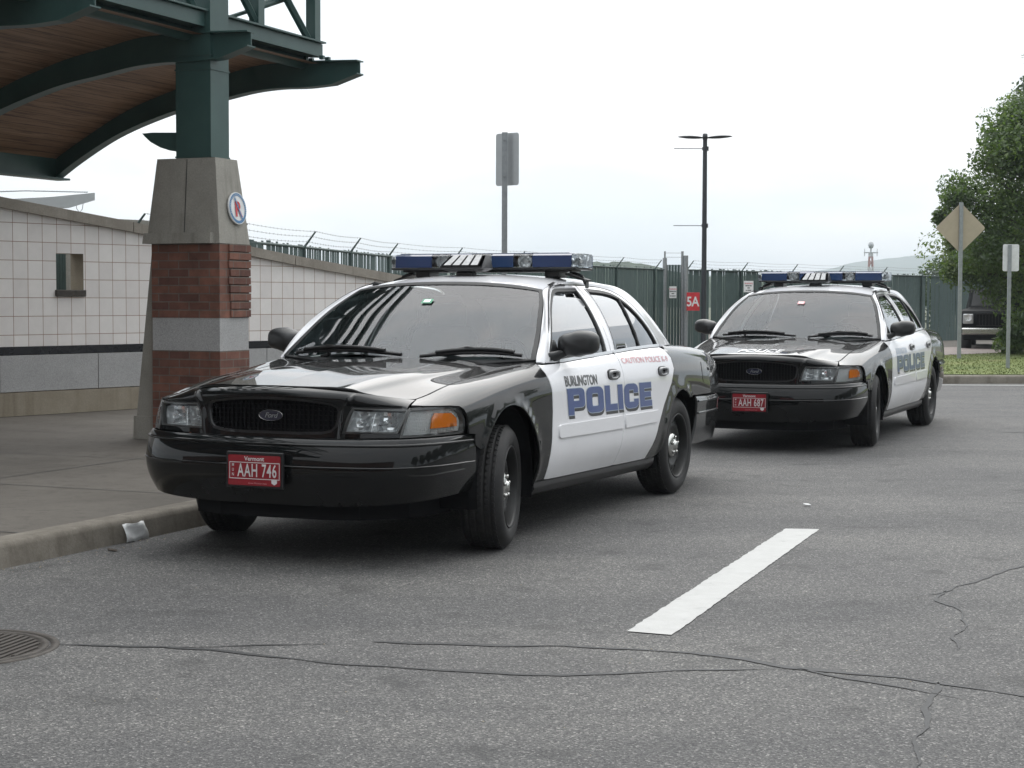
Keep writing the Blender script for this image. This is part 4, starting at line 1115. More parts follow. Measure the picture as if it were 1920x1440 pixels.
M['silver_dark'] = simple('silver_dark', (.16, .165, .17), .3, coat=.5)
M['grey_plastic'] = simple('grey_plastic', (.09, .09, .088), .35)
M['grey_lens'] = simple('grey_lens', (.30, .31, .32), .25, var=.25, scale=25)
M['silver_lens'] = simple('silver_lens', (.33, .34, .36), .15, metal=.7)
M['mirror_face'] = simple('mirror_face', (.8, .8, .8), .03, metal=1, var=0)
def ribbed():
    t = NT('ribbed_silver'); v = t.coord()
    w = t.node('ShaderNodeTexWave'); w.inputs['Scale'].default_value = 55; w.bands_direction = 'Y'; t.link(v, w.inputs[0])
    w2 = t.node('ShaderNodeTexWave'); w2.inputs['Scale'].default_value = 45; w2.bands_direction = 'Z'; t.link(v, w2.inputs[0])
    t.base((.95, .96, .96)); t.b.inputs['Metallic'].default_value = 0; t.rough(.2); t.bump(t.math('ADD', w.outputs['Fac'], w2.outputs['Fac']), .9, .008)
    return t.m
M['ribbed_silver'] = ribbed()
CARS = [(-.848, 9.55, R(-113.4), 0.0, .016), (2.543, 16.11, R(-113.16), -.007, 0.0)]
def place(root, k):
    X, Y, a, z0, pt = CARS[k]
    root.location = (X, Y, z0 + pt * 1.45); root.rotation_euler = Euler((0, -pt, a), 'XYZ')
def add_wheels(root, k, steer):
    pt = CARS[k][4]; z0 = CARS[k][3]
    for x, yy in ((0, .80), (-WB, .815)):
        for s_ in (1, -1):
            if s_ < 0: yy = yy + .055
            w_ = wheel('wheel', root, (x, yy * s_, .337 - z0 - pt * (x + 1.45)), s_ < 0, steer if x == 0 else 0); w_.scale = (.98, 1, .98)
def plate(root, num, mu='MUN'):
    e = bpy.data.objects.new('license_plate', None); link(e, root)
    cx, cz = 1.122, .449; w, h = .305, .152
    tilt = 0
    m = MB(); m.box((cx - .012, 0, cz + .002), (.02, w + .025, h + .03), bev=.004); m.box((cx - .03, 0, cz), (.05, .22, .08)); m.build('plate_holder', 'trim_black', e)
    m = MB(); m.add([(cx, y, z) for y, z in rr(-w / 2, cz - h / 2, w / 2, cz + h / 2, .008)], [tuple(range(20))]); m.build('plate_face', 'plate_red', e)
    def put(V, F_, y0, z0, mat='plate_white', nm='plate_lettering'):
        conform(nm, V, F_, lambda a, b: np.stack([np.full(len(a), cx + .0012), y0 + a, cz + z0 + b], 1), mat, e, grid=5)
    # viewed from the front the car's left (+y) is on the right of the picture
    V, F_ = text_mesh(num, .092, .0012, 0, .60, 1.12, 'LEFT'); V[:, 0] *= .228 / (V[:, 0].max() - V[:, 0].min()); V[:, 0] -= V[:, 0].min(); put(V, F_, -.098, -.031)
    V, F_ = text_mesh('Vermont', .030, .0006, 0, 1.05, 1, 'CENTER'); put(V, F_, .0, .049)
    V, F_ = text_mesh('Green Mountain State', .012, 0, 0, .95, 1.05, 'CENTER'); put(V, F_, .02, -.068, 'decal_red')
    for i, ch in enumerate(mu):
        V, F_ = text_mesh(ch, .022, .0003, 0, .8, 1, 'CENTER'); put(V, F_, -.124, .018 - i * .024)
    b = MB()
    def frame(y0, z0, y1, z1, t):
        for (a, b_, c, d) in ((y0, z0, y1, z0 + t), (y0, z1 - t, y1, z1), (y0, z0 + t, y0 + t, z1 - t), (y1 - t, z0 + t, y1, z1 - t)):
            b.add([(cx + .001, a, cz + b_), (cx + .001, c, cz + b_), (cx + .001, c, cz + d), (cx + .001, a, cz + d)], [(0, 1, 2, 3)])
    frame(-.145, -.044, .148, .041, .0035)
    b.add([(cx + .0022, .118 + a, cz - .056 + c) for a, c in [(-.016, .012), (.016, .012), (.016, -.004), (.0, -.014), (-.016, -.004)]], [(0, 1, 2, 3, 4)])
    b.build('plate_border', 'plate_white', e, recalc=False)
    return e
carA = build_car(); place(carA, 0)
carB = copy_tree(carA); place(carB, 1)
tag(carA, 'black and white police sedan parked nearest, at the kerb, red plate AAH 746', 'police car', 'police sedans parked in line')
tag(carB, 'black and white police sedan parked behind, white lettering on its hood, plate AAH 687', 'police car', 'police sedans parked in line')
add_wheels(carA, 0, R(13)); add_wheels(carB, 1, R(7))
plate(carA, 'AAH 746'); plate(carB, 'AAH 687')
def child(root, nm, sgn):
    """the door of the given side"""
    best = None
    for c in root.children:
        if c.name.split('.')[0] == nm:
            y = sum(v.co.y for v in c.data.vertices)
            if y * sgn > 0: best = c
    return best
def decals(root, k):
    for sg in (1, -1):
        d = child(root, 'front_door', sg); d2 = child(root, 'rear_door', sg)
        x0, w = -.745, 1.49
        if sg > 0: big_word(d, x0, .668, w, .155, -.20, 1)
        else: big_word(d, -2.24, .668, w, .155, .20, -1)
        V, F_ = text_mesh('BURLINGTON', .082, .0025, 0, 1.0, .95)
        V[:, 0] *= .51 / (V[:, 0].max()); V[:, 1] *= 1.0
        conform('city_lettering', V, F_, side_map(-.70 if sg > 0 else -1.26, .838, .0015, sg), 'decal_black' if k == 0 else 'decal_grey', d, .05)
        if k == 0:
            V, F_ = text_mesh('CAUTION POLICE K-9', .052, .0004, 0, 1.0, 1.0); V[:, 0] *= .92 / V[:, 0].max()
            conform('warning_lettering', V, F_, side_map(-1.72 if sg > 0 else -2.63, .952, .0015, sg), 'decal_red', d2, .05)
decals(carA, 0); decals(carB, 1)
# white word on the hood of the second car
def hood_map(a, b):
    # a: lateral (towards +y is the picture's right), b: up the hood (rearwards)
    x = .835 - b * 1.1; y = a
    uv = np.array([vy(p, max(abs(q), .004)) for p, q in zip(x, y)]); P = HOODF(uv[:, 0], uv[:, 1]); P[:, 1] = y; P[:, 2] += .004
    return P
V, F_ = text_mesh('POLICE', .20, .006, .12, 1.0, 1.12, 'CENTER'); V[:, 0] *= .40 / (V[:, 0].max() - V[:, 0].min())
hb = [c for c in carB.children if c.name.startswith('hood')][0]
conform('hood_lettering', V, F_, hood_map, 'decal_white', hb, .03)
# inspection stickers on the windshields
for car, u_, v_, mt in ((carA, .72, .512, 'decal_white'), (carB, .72, .512, 'decal_red')):
    w = [c for c in car.children if c.name.startswith('windshield')][0]
    def wm(a, b): 
        P = WS(u_ + b / .8, v_ - a / 1.5); return P + np.array([.002, 0, .004])
    for nm, s_, m_, dz_ in (('inspection_sticker', 1.0, 'decal_green' if car is carA else 'decal_red', 0), ('inspection_sticker_centre', .62, 'decal_white', .0015)):
        V = np.array([(x * s_, y * s_, 0) for x, y in ((-.026, -.024), (.026, -.024), (.026, .024), (-.026, .024))])
        conform(nm, V, [(0, 1, 2, 3)], lambda a, b, q=dz_: wm(a, b) + np.array([q * .5, 0, q]), m_, w, .05)
# ============================================================ the place
random.seed(7)
TH = R(66.6); RD = np.array([math.cos(TH), math.sin(TH)]); NL = np.array([-RD[1], RD[0]])
C1 = np.array([-.848, 9.55])
ZK = .13                                     # kerb height
def fr(org, q, s, z): return (org[0] + NL[0] * q + RD[0] * s, org[1] + NL[1] * q + RD[1] * s, z)

# ---- materials of the setting
def asphalt():
    t = NT('asphalt'); v = t.coord()
    vo = t.node('ShaderNodeTexVoronoi'); vo.inputs['Scale'].default_value = 150; t.link(v, vo.inputs['Vector'])
    sep = t.node('ShaderNodeSeparateColor'); t.link(vo.outputs['Color'], sep.inputs[0])
    stone = t.ramp(sep.outputs[0], [(0, (.040, .040, .041)), (.45, (.085, .085, .085)), (.80, (.125, .123, .120)), (.94, (.18, .177, .17)), (1, (.33, .325, .31))])
    big = t.noise(v, .45, 6, .6); mid = t.noise(v, 5, 6, .7); fine = t.noise(v, 210, 2, .6)
    c = t.mix(1.0, stone, t.ramp(big, [(.3, (.72, .72, .74)), (.7, (1.16, 1.15, 1.12))]), 'MULTIPLY')
    c = t.mix(1.0, c, t.ramp(mid, [(.25, (.86, .86, .87)), (.72, (1.10, 1.10, 1.09))]), 'MULTIPLY')
    c = t.mix(1.0, c, t.ramp(fine, [(.3, (.72, .72, .72)), (.7, (1.25, 1.25, 1.25))]), 'MULTIPLY')
    m3 = t.node('ShaderNodeMapping'); m3.inputs['Rotation'].default_value = (0, 0, R(-66.6)); m3.inputs['Scale'].default_value = (.10, 1.1, 1); t.link(v, m3.inputs[0])
    trk = t.noise(m3.outputs[0], 1.0, 3, .5); c = t.mix(1.0, c, t.ramp(trk, [(.38, (.80, .80, .81)), (.62, (1.07, 1.06, 1.05))]), 'MULTIPLY')
    spots = t.noise(v, 3.1, 3, .5)
    c = t.mix(t.math('MULTIPLY', t.math('SMOOTH_MIN', t.math('MULTIPLY', t.math('MAXIMUM', t.math('SUBTRACT', spots, .60), 0.0), 12.0), 1.0, .1), .38), c, (.02, .02, .02))
    t.base(c); t.rough(.78); t.b.inputs['Specular IOR Level'].default_value = .5
    t.bump(t.math('ADD', t.math('MULTIPLY', vo.outputs['Distance'], .7), fine), .55, .006)
    return t.m
M['asphalt'] = asphalt()
M['crack_dark'] = simple('crack_dark', (.013, .014, .016), .6, var=.4, scale=30)
def paint_mark():
    t = NT('road_paint'); v = t.coord(); n = t.noise(v, 9, 8, .7); f = t.noise(v, 120, 3)
    t.base(t.ramp(n, [(.25, (.22, .22, .215)), (.38, (.40, .40, .39)), (.75, (.46, .46, .45))])); t.rough(.65); t.bump(f, .5, .004); return t.m
M['road_paint'] = paint_mark()
def concrete(name, c0, c1, stain=(.07, .06, .05), amt=.5, scale=1.2):
    t = NT(name); v = t.coord(); n = t.noise(v, scale, 8, .62); f = t.noise(v, 90, 3, .7); s_ = t.noise(v, scale * .45, 7, .7)
    c = t.mix(1.0, t.ramp(n, [(.3, c0), (.7, c1)]), t.ramp(f, [(.3, (.84, .84, .84)), (.7, (1.12, 1.12, 1.12))]), 'MULTIPLY')
    c = t.mix(t.math('MULTIPLY', t.math('POWER', s_, 2.2), amt), c, stain)
    m5 = t.node('ShaderNodeMapping'); m5.inputs['Scale'].default_value = (7, 7, .5); t.link(v, m5.inputs[0]); st_ = t.noise(m5.outputs[0], 1.3, 5, .6)
    c = t.mix(t.ramp(st_, [(.52, (0, 0, 0)), (.70, (.45, .45, .45))]), c, stain)
    t.base(c); t.rough(.85); t.bump(t.math('ADD', f, n), .35, .004); return t.m
M['walk_concrete'] = concrete('walk_concrete', (.105, .094, .080), (.160, .145, .125), (.045, .038, .03), 1.6)
M['kerb_concrete'] = concrete('kerb_concrete', (.20, .182, .15), (.30, .275, .235), (.06, .048, .035), 1.8, 5)
M['pier_concrete'] = concrete('pier_concrete', (.28, .27, .24), (.40, .385, .345), (.13, .12, .10), .8, 2.5)
M['coping_concrete'] = concrete('coping_concrete', (.26, .235, .20), (.36, .33, .285), (.14, .12, .10), .7, 3)
M['base_concrete'] = concrete('base_concrete', (.26, .225, .17), (.35, .31, .245), (.14, .11, .07), .8, 2)
M['far_walk'] = concrete('far_walk', (.30, .25, .23), (.38, .32, .30))
def granite():
    t = NT('granite'); v = t.coord(); f = t.noise(v, 160, 3, .8); n = t.noise(v, 3, 4)
    c = t.mix(1.0, t.ramp(f, [(.3, (.20, .20, .20)), (.5, (.37, .37, .37)), (.72, (.54, .54, .54))]), t.ramp(n, [(.3, (.9, .9, .9)), (.7, (1.05, 1.05, 1.05))]), 'MULTIPLY')
    t.base(c); t.rough(.5); return t.m
M['granite'] = granite()
def brickmat(name, sx, sz, c1, c2, mortar, mw, offset=.5, rough=.8, bumpv=.6, mot=.3):
    """brick pattern in the object's x / z plane"""
    t = NT(name); tcn = t.node('ShaderNodeTexCoord'); sp_ = t.node('ShaderNodeSeparateXYZ'); cb = t.node('ShaderNodeCombineXYZ')
    t.link(tcn.outputs['Object'], sp_.inputs[0]); t.link(t.math('ADD', sp_.outputs['X'], sp_.outputs['Y']), cb.inputs[0]); t.link(sp_.outputs['Z'], cb.inputs[1])
    b = t.node('ShaderNodeTexBrick'); b.offset = offset; b.inputs['Scale'].default_value = 1; b.inputs['Brick Width'].default_value = sx; b.inputs['Row Height'].default_value = sz
    b.inputs['Mortar Size'].default_value = mw; b.inputs['Color1'].default_value = (*c1, 1); b.inputs['Color2'].default_value = (*c2, 1); b.inputs['Mortar'].default_value = (*mortar, 1); b.inputs['Bias'].default_value = 0
    b.inputs['Mortar Smooth'].default_value = .15
    t.link(cb.outputs[0], b.inputs['Vector'])
    v = tcn.outputs['Object']; n = t.noise(v, 6, 6, .7)
    t.base(t.mix(1.0, b.outputs['Color'], t.ramp(n, [(.28, (1 - mot,) * 3), (.7, (1 + mot * .45,) * 3)]), 'MULTIPLY')); t.rough(rough)
    h = t.math('ADD', t.math('MULTIPLY', b.outputs['Fac'], -1.0), t.math('MULTIPLY', n, .3)); t.bump(h, bumpv, .008)
    return t.m
M['brick'] = brickmat('brick', .205, .070, (.215, .092, .062), (.115, .048, .036), (.15, .125, .105), .005, mot=.45)
M['tile'] = brickmat('tile', .183, .193, (.83, .80, .775), (.74, .705, .685), (.30, .18, .12), .0035, 0.0, .35, .3, mot=.07)
M['tile_black'] = simple('tile_black', (.014, .015, .018), .25)
def green_steel():
    t = NT('green_steel'); v = t.coord(); n = t.noise(v, 3, 6, .6)
    t.base(t.ramp(n, [(.3, (.030, .072, .067)), (.7, (.045, .096, .089))])); t.rough(.42); t.b.inputs['Specular IOR Level'].default_value = .5; return t.m
M['green_steel'] = green_steel()
def wood():
    t = NT('soffit_wood'); v0 = t.coord((1, 1, 1)); m_ = t.node('ShaderNodeMapping'); m_.inputs['Scale'].default_value = (9, .55, 1); t.link(v0, m_.inputs[0])
    n = t.noise(m_.outputs[0], 1.6, 6, .6)
    sp_ = t.node('ShaderNodeSeparateXYZ'); t.link(v0, sp_.inputs[0])
    pl = t.math('FRACT', t.math('MULTIPLY', sp_.outputs['X'], 11.0)); gap = t.math('LESS_THAN', pl, .07)
    m2 = t.node('ShaderNodeMapping'); m2.inputs['Scale'].default_value = (26, 1.1, 1); t.link(v0, m2.inputs[0]); n2 = t.noise(m2.outputs[0], 1.0, 4, .7)
    c = t.ramp(n, [(.25, (.15, .083, .05)), (.5, (.30, .18, .11)), (.75, (.42, .27, .175))])
    c = t.mix(t.ramp(n2, [(.52, (0, 0, 0)), (.62, (.75, .75, .75))]), c, (.11, .06, .04))
    c = t.mix(t.math('MULTIPLY', gap, .8), c, (.04, .02, .015))
    t.base(c); t.rough(.6); return t.m
M['soffit_wood'] = wood()
M['galvanized'] = simple('galvanized', (.30, .32, .33), .45, metal=.4, scale=20)
M['post_dark'] = simple('post_dark', (.028, .032, .038), .4)
M['sign_back'] = simple('sign_back', (.42, .44, .45), .45, metal=.3, var=.05)
M['sign_tan'] = simple('sign_tan', (.42, .36, .27), .5, var=.06)
M['sign_white'] = simple('sign_white', (.72, .73, .73), .45)
M['sign_red'] = simple('sign_red', (.55, .025, .035), .4)
M['sign_blue'] = simple('sign_blue', (.07, .19, .36), .4)
M['iron'] = simple('iron', (.055, .048, .042), .55, metal=.4, var=.35, scale=15, bump=.3)
def slat():
    t = NT('green_slats'); v = t.coord((1, 1, .25)); n = t.noise(v, 2.0, 5, .7); n2 = t.noise(v, 18, 3, .7)
    c = t.mix(1.0, t.ramp(n, [(.3, (.042, .072, .069)), (.7, (.058, .094, .090))]), t.ramp(n2, [(.3, (.85, .85, .85)), (.7, (1.15, 1.15, 1.15))]), 'MULTIPLY')
    t.base(c); t.rough(.7); return t.m
M['green_slats'] = slat()
def leafmat(name, a, b, c):
    t = NT(name); v = t.coord(); n = t.noise(v, 1.1, 3, .6); n2 = t.noise(v, 14, 2, .6)
    col = t.mix(1.0, t.ramp(n, [(.3, a), (.55, b), (.75, c)]), t.ramp(n2, [(.3, (.65, .65, .65)), (.7, (1.35, 1.35, 1.35))]), 'MULTIPLY')
    t.base(col); t.rough(.55)
    t.n.remove(t.b); d = t.node('ShaderNodeBsdfDiffuse'); tl = t.node('ShaderNodeBsdfTranslucent'); g = t.node('ShaderNodeBsdfGlossy'); g.inputs['Roughness'].default_value = .45
    t.link(col, d.inputs[0]); t.link(t.mix(1.0, col, (1.9, 1.9, .8), 'MULTIPLY'), tl.inputs[0])
    m1 = t.node('ShaderNodeMixShader'); m1.inputs[0].default_value = .45; t.link(d.outputs[0], m1.inputs[1]); t.link(tl.outputs[0], m1.inputs[2])
    m2 = t.node('ShaderNodeMixShader'); m2.inputs[0].default_value = .05; t.link(m1.outputs[0], m2.inputs[1]); t.link(g.outputs[0], m2.inputs[2]); t.link(m2.outputs[0], t.out.inputs[0])
    return t.m
M['leaf'] = leafmat('leaf', (.035, .065, .024), (.075, .125, .040), (.14, .18, .06))
M['leaf_dark'] = leafmat('leaf_dark', (.022, .045, .022), (.04, .07, .034), (.06, .10, .045))
M['bark'] = simple('bark', (.06, .048, .038), .9, scale=10, bump=.5)
M['hill_green'] = simple('hill_green', (.035, .065, .035), .9, var=.35, scale=.02)
M['far_foliage'] = simple('far_foliage', (.03, .055, .03), .9, var=.4, scale=.2)
def turf():
    t = NT('turf'); v = t.coord(); n = t.noise(v, .8, 6, .7); f = t.noise(v, 40, 3)
    t.base(t.mix(1.0, t.ramp(n, [(.3, (.09, .13, .03)), (.55, (.15, .18, .05)), (.75, (.24, .22, .10))]), t.ramp(f, [(.3, (.7, .7, .7)), (.7, (1.3, 1.3, 1.3))]), 'MULTIPLY')); t.rough(.9); t.bump(f, .8, .03); return t.m
M['turf'] = turf()
M['earth'] = simple('earth', (.07, .08, .045), .9, var=.3, scale=.05)

M['side_glass_dark'] = simple('side_glass_dark', (.012, .014, .016), .35, spec=.2)
def structure(o, lab=None): o['kind'] = 'structure'; return o
def sheet(name, poly, z, mat, step=None):
    m = MB(); m.add([(x, y, z) for x, y in poly], [tuple(range(len(poly)))]); return structure(m.build(name, mat, recalc=False))

# ---- ground, road, kerb, pavement
sheet('ground', [(-3900, -3900), (3900, -3900), (3900, 3900), (-3900, 3900)], -.05, 'earth')
sheet('road', [(-90, -70), (90, -70), (90, 60), (-90, 60)], 0, 'asphalt')
def kq(s, q=1.13): return C1 + RD * s + NL * q
kl = [tuple(kq(-40)), tuple(kq(-16)), tuple(kq(-8)), tuple(kq(0)), tuple(kq(8)), tuple(kq(14))] 
kcurve = crom([kq(14), (4.75, 24.9), (5.55, 26.6), (6.5, 27.4), (7.6, 27.66), (9.5, 27.72)], 6)
kl = kl[:-1] + [tuple(p) for p in kcurve] + [(20, 27.4), (60, 26)]
inner = []
for i, p in enumerate(kl):
    a = np.array(kl[max(i - 1, 0)]); b = np.array(kl[min(i + 1, len(kl) - 1)]); d = (b - a) / np.linalg.norm(b - a); inner.append(np.array(p) + np.array([-d[1], d[0]]) * .16)
m = MB(); n = len(kl)
V = [];
for i in range(n):
    o, q = np.array(kl[i]), inner[i]; d = (q - o) / .16
    for pp, z in ((o - d * .012, -.02), (o + d * .004, .095), (o + d * .012, .118), (o + d * .032, ZK), (q, ZK)): V.append((pp[0], pp[1], z))
m.add(V, [(i * 5 + j, (i + 1) * 5 + j, (i + 1) * 5 + j + 1, i * 5 + j + 1) for i in range(n - 1) for j in range(4)], True)
structure(m.build('kerb', 'kerb_concrete', recalc=False))
walk = [tuple(inner[i] + (inner[i] - np.array(kl[i])) / .16 * .008) for i in range(n)]
sheet('pavement', walk + [(60, 60), (-90, 60), (-90, -50)], ZK - .004, 'walk_concrete')
# joints of the pavement: thin dark grooves lying 2 mm over the slab
m = MB()
def strip(m, pts, w, z, jag=0):
    L_ = []; Rr = []; wph = random.uniform(0, 9)
    for i, p in enumerate(pts):
        a = np.array(pts[max(i - 1, 0)]); b = np.array(pts[min(i + 1, len(pts) - 1)]); d = (b - a); d /= max(np.linalg.norm(d), 1e-9); nn = np.array([-d[1], d[0]])
        ww = (w[i] if isinstance(w, list) else w) * .5 * ((1 + .45 * math.sin(i * .13 + wph) + .25 * math.sin(i * .41 + wph * 2)) * (min(1, (i + 1) / 6, (len(pts) - i) / 8)) if jag else 1)
        j = random.uniform(-jag, jag); c = np.array(p) + nn * j
        L_.append(c + nn * ww * random.uniform(1 - min(jag * 40, .7), 1)); Rr.append(c - nn * ww * random.uniform(1 - min(jag * 40, .7), 1))
    V = [(x[0], x[1], z) for x in L_] + [(x[0], x[1], z) for x in Rr]; k = len(pts)
    m.add(V, [(i, i + 1, k + i + 1, k + i) for i in range(k - 1)])
for s in np.arange(-9, 18, 1.83): strip(m, [kq(s + .35, 1.30), kq(s + .35, 7.5)], .012, ZK - .001)
strip(m, [kq(-12, 3.2), kq(18, 3.2)], .012, ZK - .0005)
structure(m.build('pavement_joints', 'crack_dark', recalc=False))
# cracks in the asphalt
def wob(pts, amp, st=.05):
    P = densify(pts, (st, st), False); out = []; ph = [random.uniform(0, 6.3) for _ in range(6)]
    for i, p in enumerate(P):
        q = i * st
        out.append((p[0] + amp * (math.sin(q * 13 + ph[0]) + .28 * math.sin(q * 31 + ph[1]) + .10 * math.sin(q * 67 + ph[2])), p[1] + amp * (math.sin(q * 17 + ph[3]) + .28 * math.sin(q * 39 + ph[4]) + .10 * math.sin(q * 59 + ph[5]))))
    return out
m = MB()
for pts, w, a in (([(-1.77, 6.60), (-1.3, 6.55), (-.96, 6.6), (-.80, 6.62), (-.70, 6.63)], .010, .004), ([(-1.35, 6.55), (-1.15, 6.51), (-.89, 6.38), (-.64, 6.26), (0, 6.1), (.19, 6.08), (.66, 6.17), (1.01, 6.2)], .013, .004),
                  ([(-.55, 6.67), (0, 6.6), (.21, 6.6), (.69, 6.48), (.88, 6.36), (1.02, 6.22), (1.41, 6.05), (1.75, 5.78), (2.3, 5.5)], .016, .004), ([(1.05, 6.2), (1.2, 6.05), (1.42, 5.85), (1.55, 5.72)], .012, .004),
                  ([(3.3, 9.6), (2.9, 9.0), (2.61, 8.66), (2.32, 8.28), (2.04, 7.9), (1.82, 7.7)], .009, .012), ([(2.02, 7.9), (1.92, 7.63), (1.96, 7.33), (1.9, 7.09), (1.79, 6.8), (1.72, 6.54)], .007, .012),
                  ([(1.52, 6.0), (1.39, 5.63), (1.31, 5.35), (1.22, 5.09), (1.17, 4.86), (1.1, 4.4)], .009, .010), ([(5.0, 17.5), (6.5, 17.2), (9, 17.6)], .02, .02), ([(4.6, 13.2), (6.6, 13.5), (8, 13.2)], .014, .02), ([(2.3, 14.0), (2.9, 14.05)], .015, .01)):
    strip(m, wob(pts, a, .03), w * 1.9, .003, .0012)
structure(m.build('road_cracks', 'crack_dark', recalc=False))
rng = np.random.RandomState(8); m = MB()
for i in range(900):
    s_ = rng.uniform(-7, 14); q_ = 1.12 - abs(rng.normal()) * .10; c = kq(s_, q_); r_ = rng.uniform(.002, .007)
    if i % 3 == 0: c = np.array([rng.uniform(-3, 4), rng.uniform(5, 14)]); r_ *= .7
    V = [(c[0] + r_ * math.cos(a_) * rng.uniform(.6, 1.3), c[1] + r_ * math.sin(a_) * rng.uniform(.6, 1.3), .001) for a_ in (0, 1.6, 3.1, 4.7)] + [(c[0], c[1], r_ * .9)]
    m.add(V, [(0, 1, 4), (1, 2, 4), (2, 3, 4), (3, 0, 4)])
tag(m.build('grit', 'base_concrete', recalc=False), 'loose grit and tiny stones on the asphalt, thickest along the kerb', 'grit', kind='stuff')
# white lane dash, with a rough edge, and the far edge line
m = MB()
A0, A1, B0_, B1_ = np.array([.472, 6.89]), np.array([.648, 6.815]), np.array([1.62, 10.02]), np.array([1.815, 10.0])
le = []; re = []
for t in np.linspace(0, 1, 90):
    j = random.uniform(-.006, .003); j2 = random.uniform(-.003, .003); d = np.array([.92, -.38])
    le.append(A0 + (B0_ - A0) * t + d * j * (1 if t > .02 else 0)); re.append(A1 + (B1_ - A1) * t + d * j2)
V = [(p[0], p[1], .004) for p in le] + [(p[0], p[1], .004) for p in re]
m.add(V, [(i, 90 + i, 91 + i, i + 1) for i in range(89)])
structure(m.build('lane_marking', 'road_paint', recalc=False))
m = MB(); strip(m, [(5.6, 26.2), (6.1, 26.75), (6.8, 27.15), (8.1, 27.05), (12, 26.5), (30, 24)], .13, .004)
structure(m.build('edge_line', 'road_paint', recalc=False))
# grass verge
gp = [(6.55, 28.0), (7.6, 27.98), (9.5, 28.0), (20, 27.7), (60, 26.3), (60, 52), (16, 44.5), (11.2, 39.4), (8.5, 36.6), (6.9, 34.4), (6.2, 31)]
sheet('lawn', gp, ZK + .006, 'turf')
bp_ = [(5.2, 30.0), (6.0, 30.8), (6.85, 34.4), (8.45, 36.65), (11.1, 39.5), (15.9, 44.6), (15, 47), (3.0, 38)]
sheet('far_footpath', bp_, ZK + .003, 'far_walk')
def grass_blades():
    m = MB(); rng = np.random.RandomState(3); P = np.array(gp)
    cnt = 0
    while cnt < 9000:
        x = rng.uniform(6.3, 12.5); y = rng.uniform(27.95, 40)
        if not inpoly(np.array([[x, y]]), gp)[0]: continue
        if rng.rand() > np.exp(-(y - 28) / 6): 
            if rng.rand() > .35: continue
        h = rng.uniform(.012, .04); a = rng.uniform(0, math.pi); w = .012; dx, dy_ = math.cos(a) * w, math.sin(a) * w; l = rng.uniform(-.03, .03, 2)
        m.add([(x - dx, y - dy_, ZK), (x + dx, y + dy_, ZK), (x + l[0], y + l[1], ZK + h)], [(0, 1, 2)]); cnt += 1
    o = m.build('grass', 'turf', recalc=False); tag(o, 'short mown grass on the verge beside the far kerb', 'grass', kind='stuff')
grass_blades()

# ---- manhole cover
mh = empty('manhole_cover', (-2.12, 6.53, 0)); tag(mh, 'round ribbed iron manhole cover sunk in the asphalt at the lower left', 'manhole cover')
m = MB(); m.lathe([(.365, -.01), (.365, .005), (.335, .006), (.330, -.004)], 64, axis='Z'); m.build('frame', 'iron', mh)
m = MB(); m.lathe([(.325, -.004), (.325, .005), (.300, .006), (.296, .001), (0, .001)], 64, axis='Z')
m.build('lid', 'iron', mh)
m = MB()
for i in range(-8, 9):
    x = i * .034; L_ = math.sqrt(max(.285 ** 2 - x * x, 0)); 
    if L_ > .04: m.box((x, 0, .004), (.017, 2 * L_, .006), bev=.002)
rb_ = m.build('lid_ribs', 'iron', mh); rb_.rotation_euler = (0, 0, R(-15))
# ---- litter by the kerb
m = MB(); c = kq(-.58, 1.115)
rng = np.random.RandomState(1); V = []
for i in range(6):
    for j in range(5): 
        p = c + RD * (i / 5 - .5) * .20; V.append((p[0] + .010 * math.sin(i * 1.3 + j) - NL[0] * .02 * (1 - j / 4), p[1] + .008 * math.cos(i + j * 1.7) - NL[1] * .02 * (1 - j / 4), .004 + .098 * j / 4 + .004 * math.sin(i * 2)))
m.add(V, [(i * 5 + j, (i + 1) * 5 + j, (i + 1) * 5 + j + 1, i * 5 + j + 1) for i in range(5) for j in range(4)], True)
lt = m.build('paper_scrap', 'sign_white', recalc=False); sm = lt.modifiers.new('thick', 'SOLIDIFY'); sm.thickness = .002
tag(lt, 'crumpled white paper scrap leaning against the kerb beside the nearest car', 'litter')
m = MB(); m.box((1.94, 11.15, .012), (.05, .022, .004), Euler((.2, .1, .6))); tag(m.build('wrapper', 'sign_white'), 'tiny white scrap lying on the asphalt beyond the lane dash', 'litter')
# dead leaf near the kerb
m = MB(); m.box((-2.13, 9.06, .008), (.05, .02, .006), Euler((.3, .2, .4))); tag(m.build('dry_leaf', 'bark'), 'small brown dry leaf at the foot of the kerb', 'leaf')

# ---- tiled wall
WD = R(52); WV = np.array([math.cos(WD), math.sin(WD)]); WN = np.array([WV[1], -WV[0]])     # WN faces the road
W0 = np.array([-5.25, 17.46])
wall = empty('boundary_wall', (W0[0], W0[1], 0), (0, 0, WD)); tag(wall, 'long sloping wall of square pale tiles over grey stone with concrete coping', 'wall')
# local frame: x along the wall, -y towards the road
def top(x): return float(np.interp(x, [-6, .05, .5, 1.99, 3.6, 4.63, 6.08, 9], [2.95, 2.27, 2.23, 2.045, 1.83, 1.715, 1.55, 1.25]))
m = MB(); 
xs = np.concatenate([np.linspace(-6, 9, 31)])
wx0, wx1, wz0, wz1 = .72, 1.075, 1.435, 1.82
def wallface(m, y, x0, x1, z0, z1f):
    q = [x for x in np.linspace(x0, x1, max(2, int((x1 - x0) / .4)))]
    V = [(x, y, z0) for x in q] + [(x, y, z1f(x)) for x in q]; k = len(q)
    m.add(V, [(i, i + 1, k + i + 1, k + i) for i in range(k - 1)])
for a, b, z0, zf in ((-6, wx0, .845, top), (wx1, 9, .845, top), (wx0, wx1, .845, lambda x: wz0), (wx0, wx1, wz1, top)): wallface(m, 0, a, b, z0, zf)
wt = m.build('tiled_face', 'tile', wall, recalc=False)
m = MB()
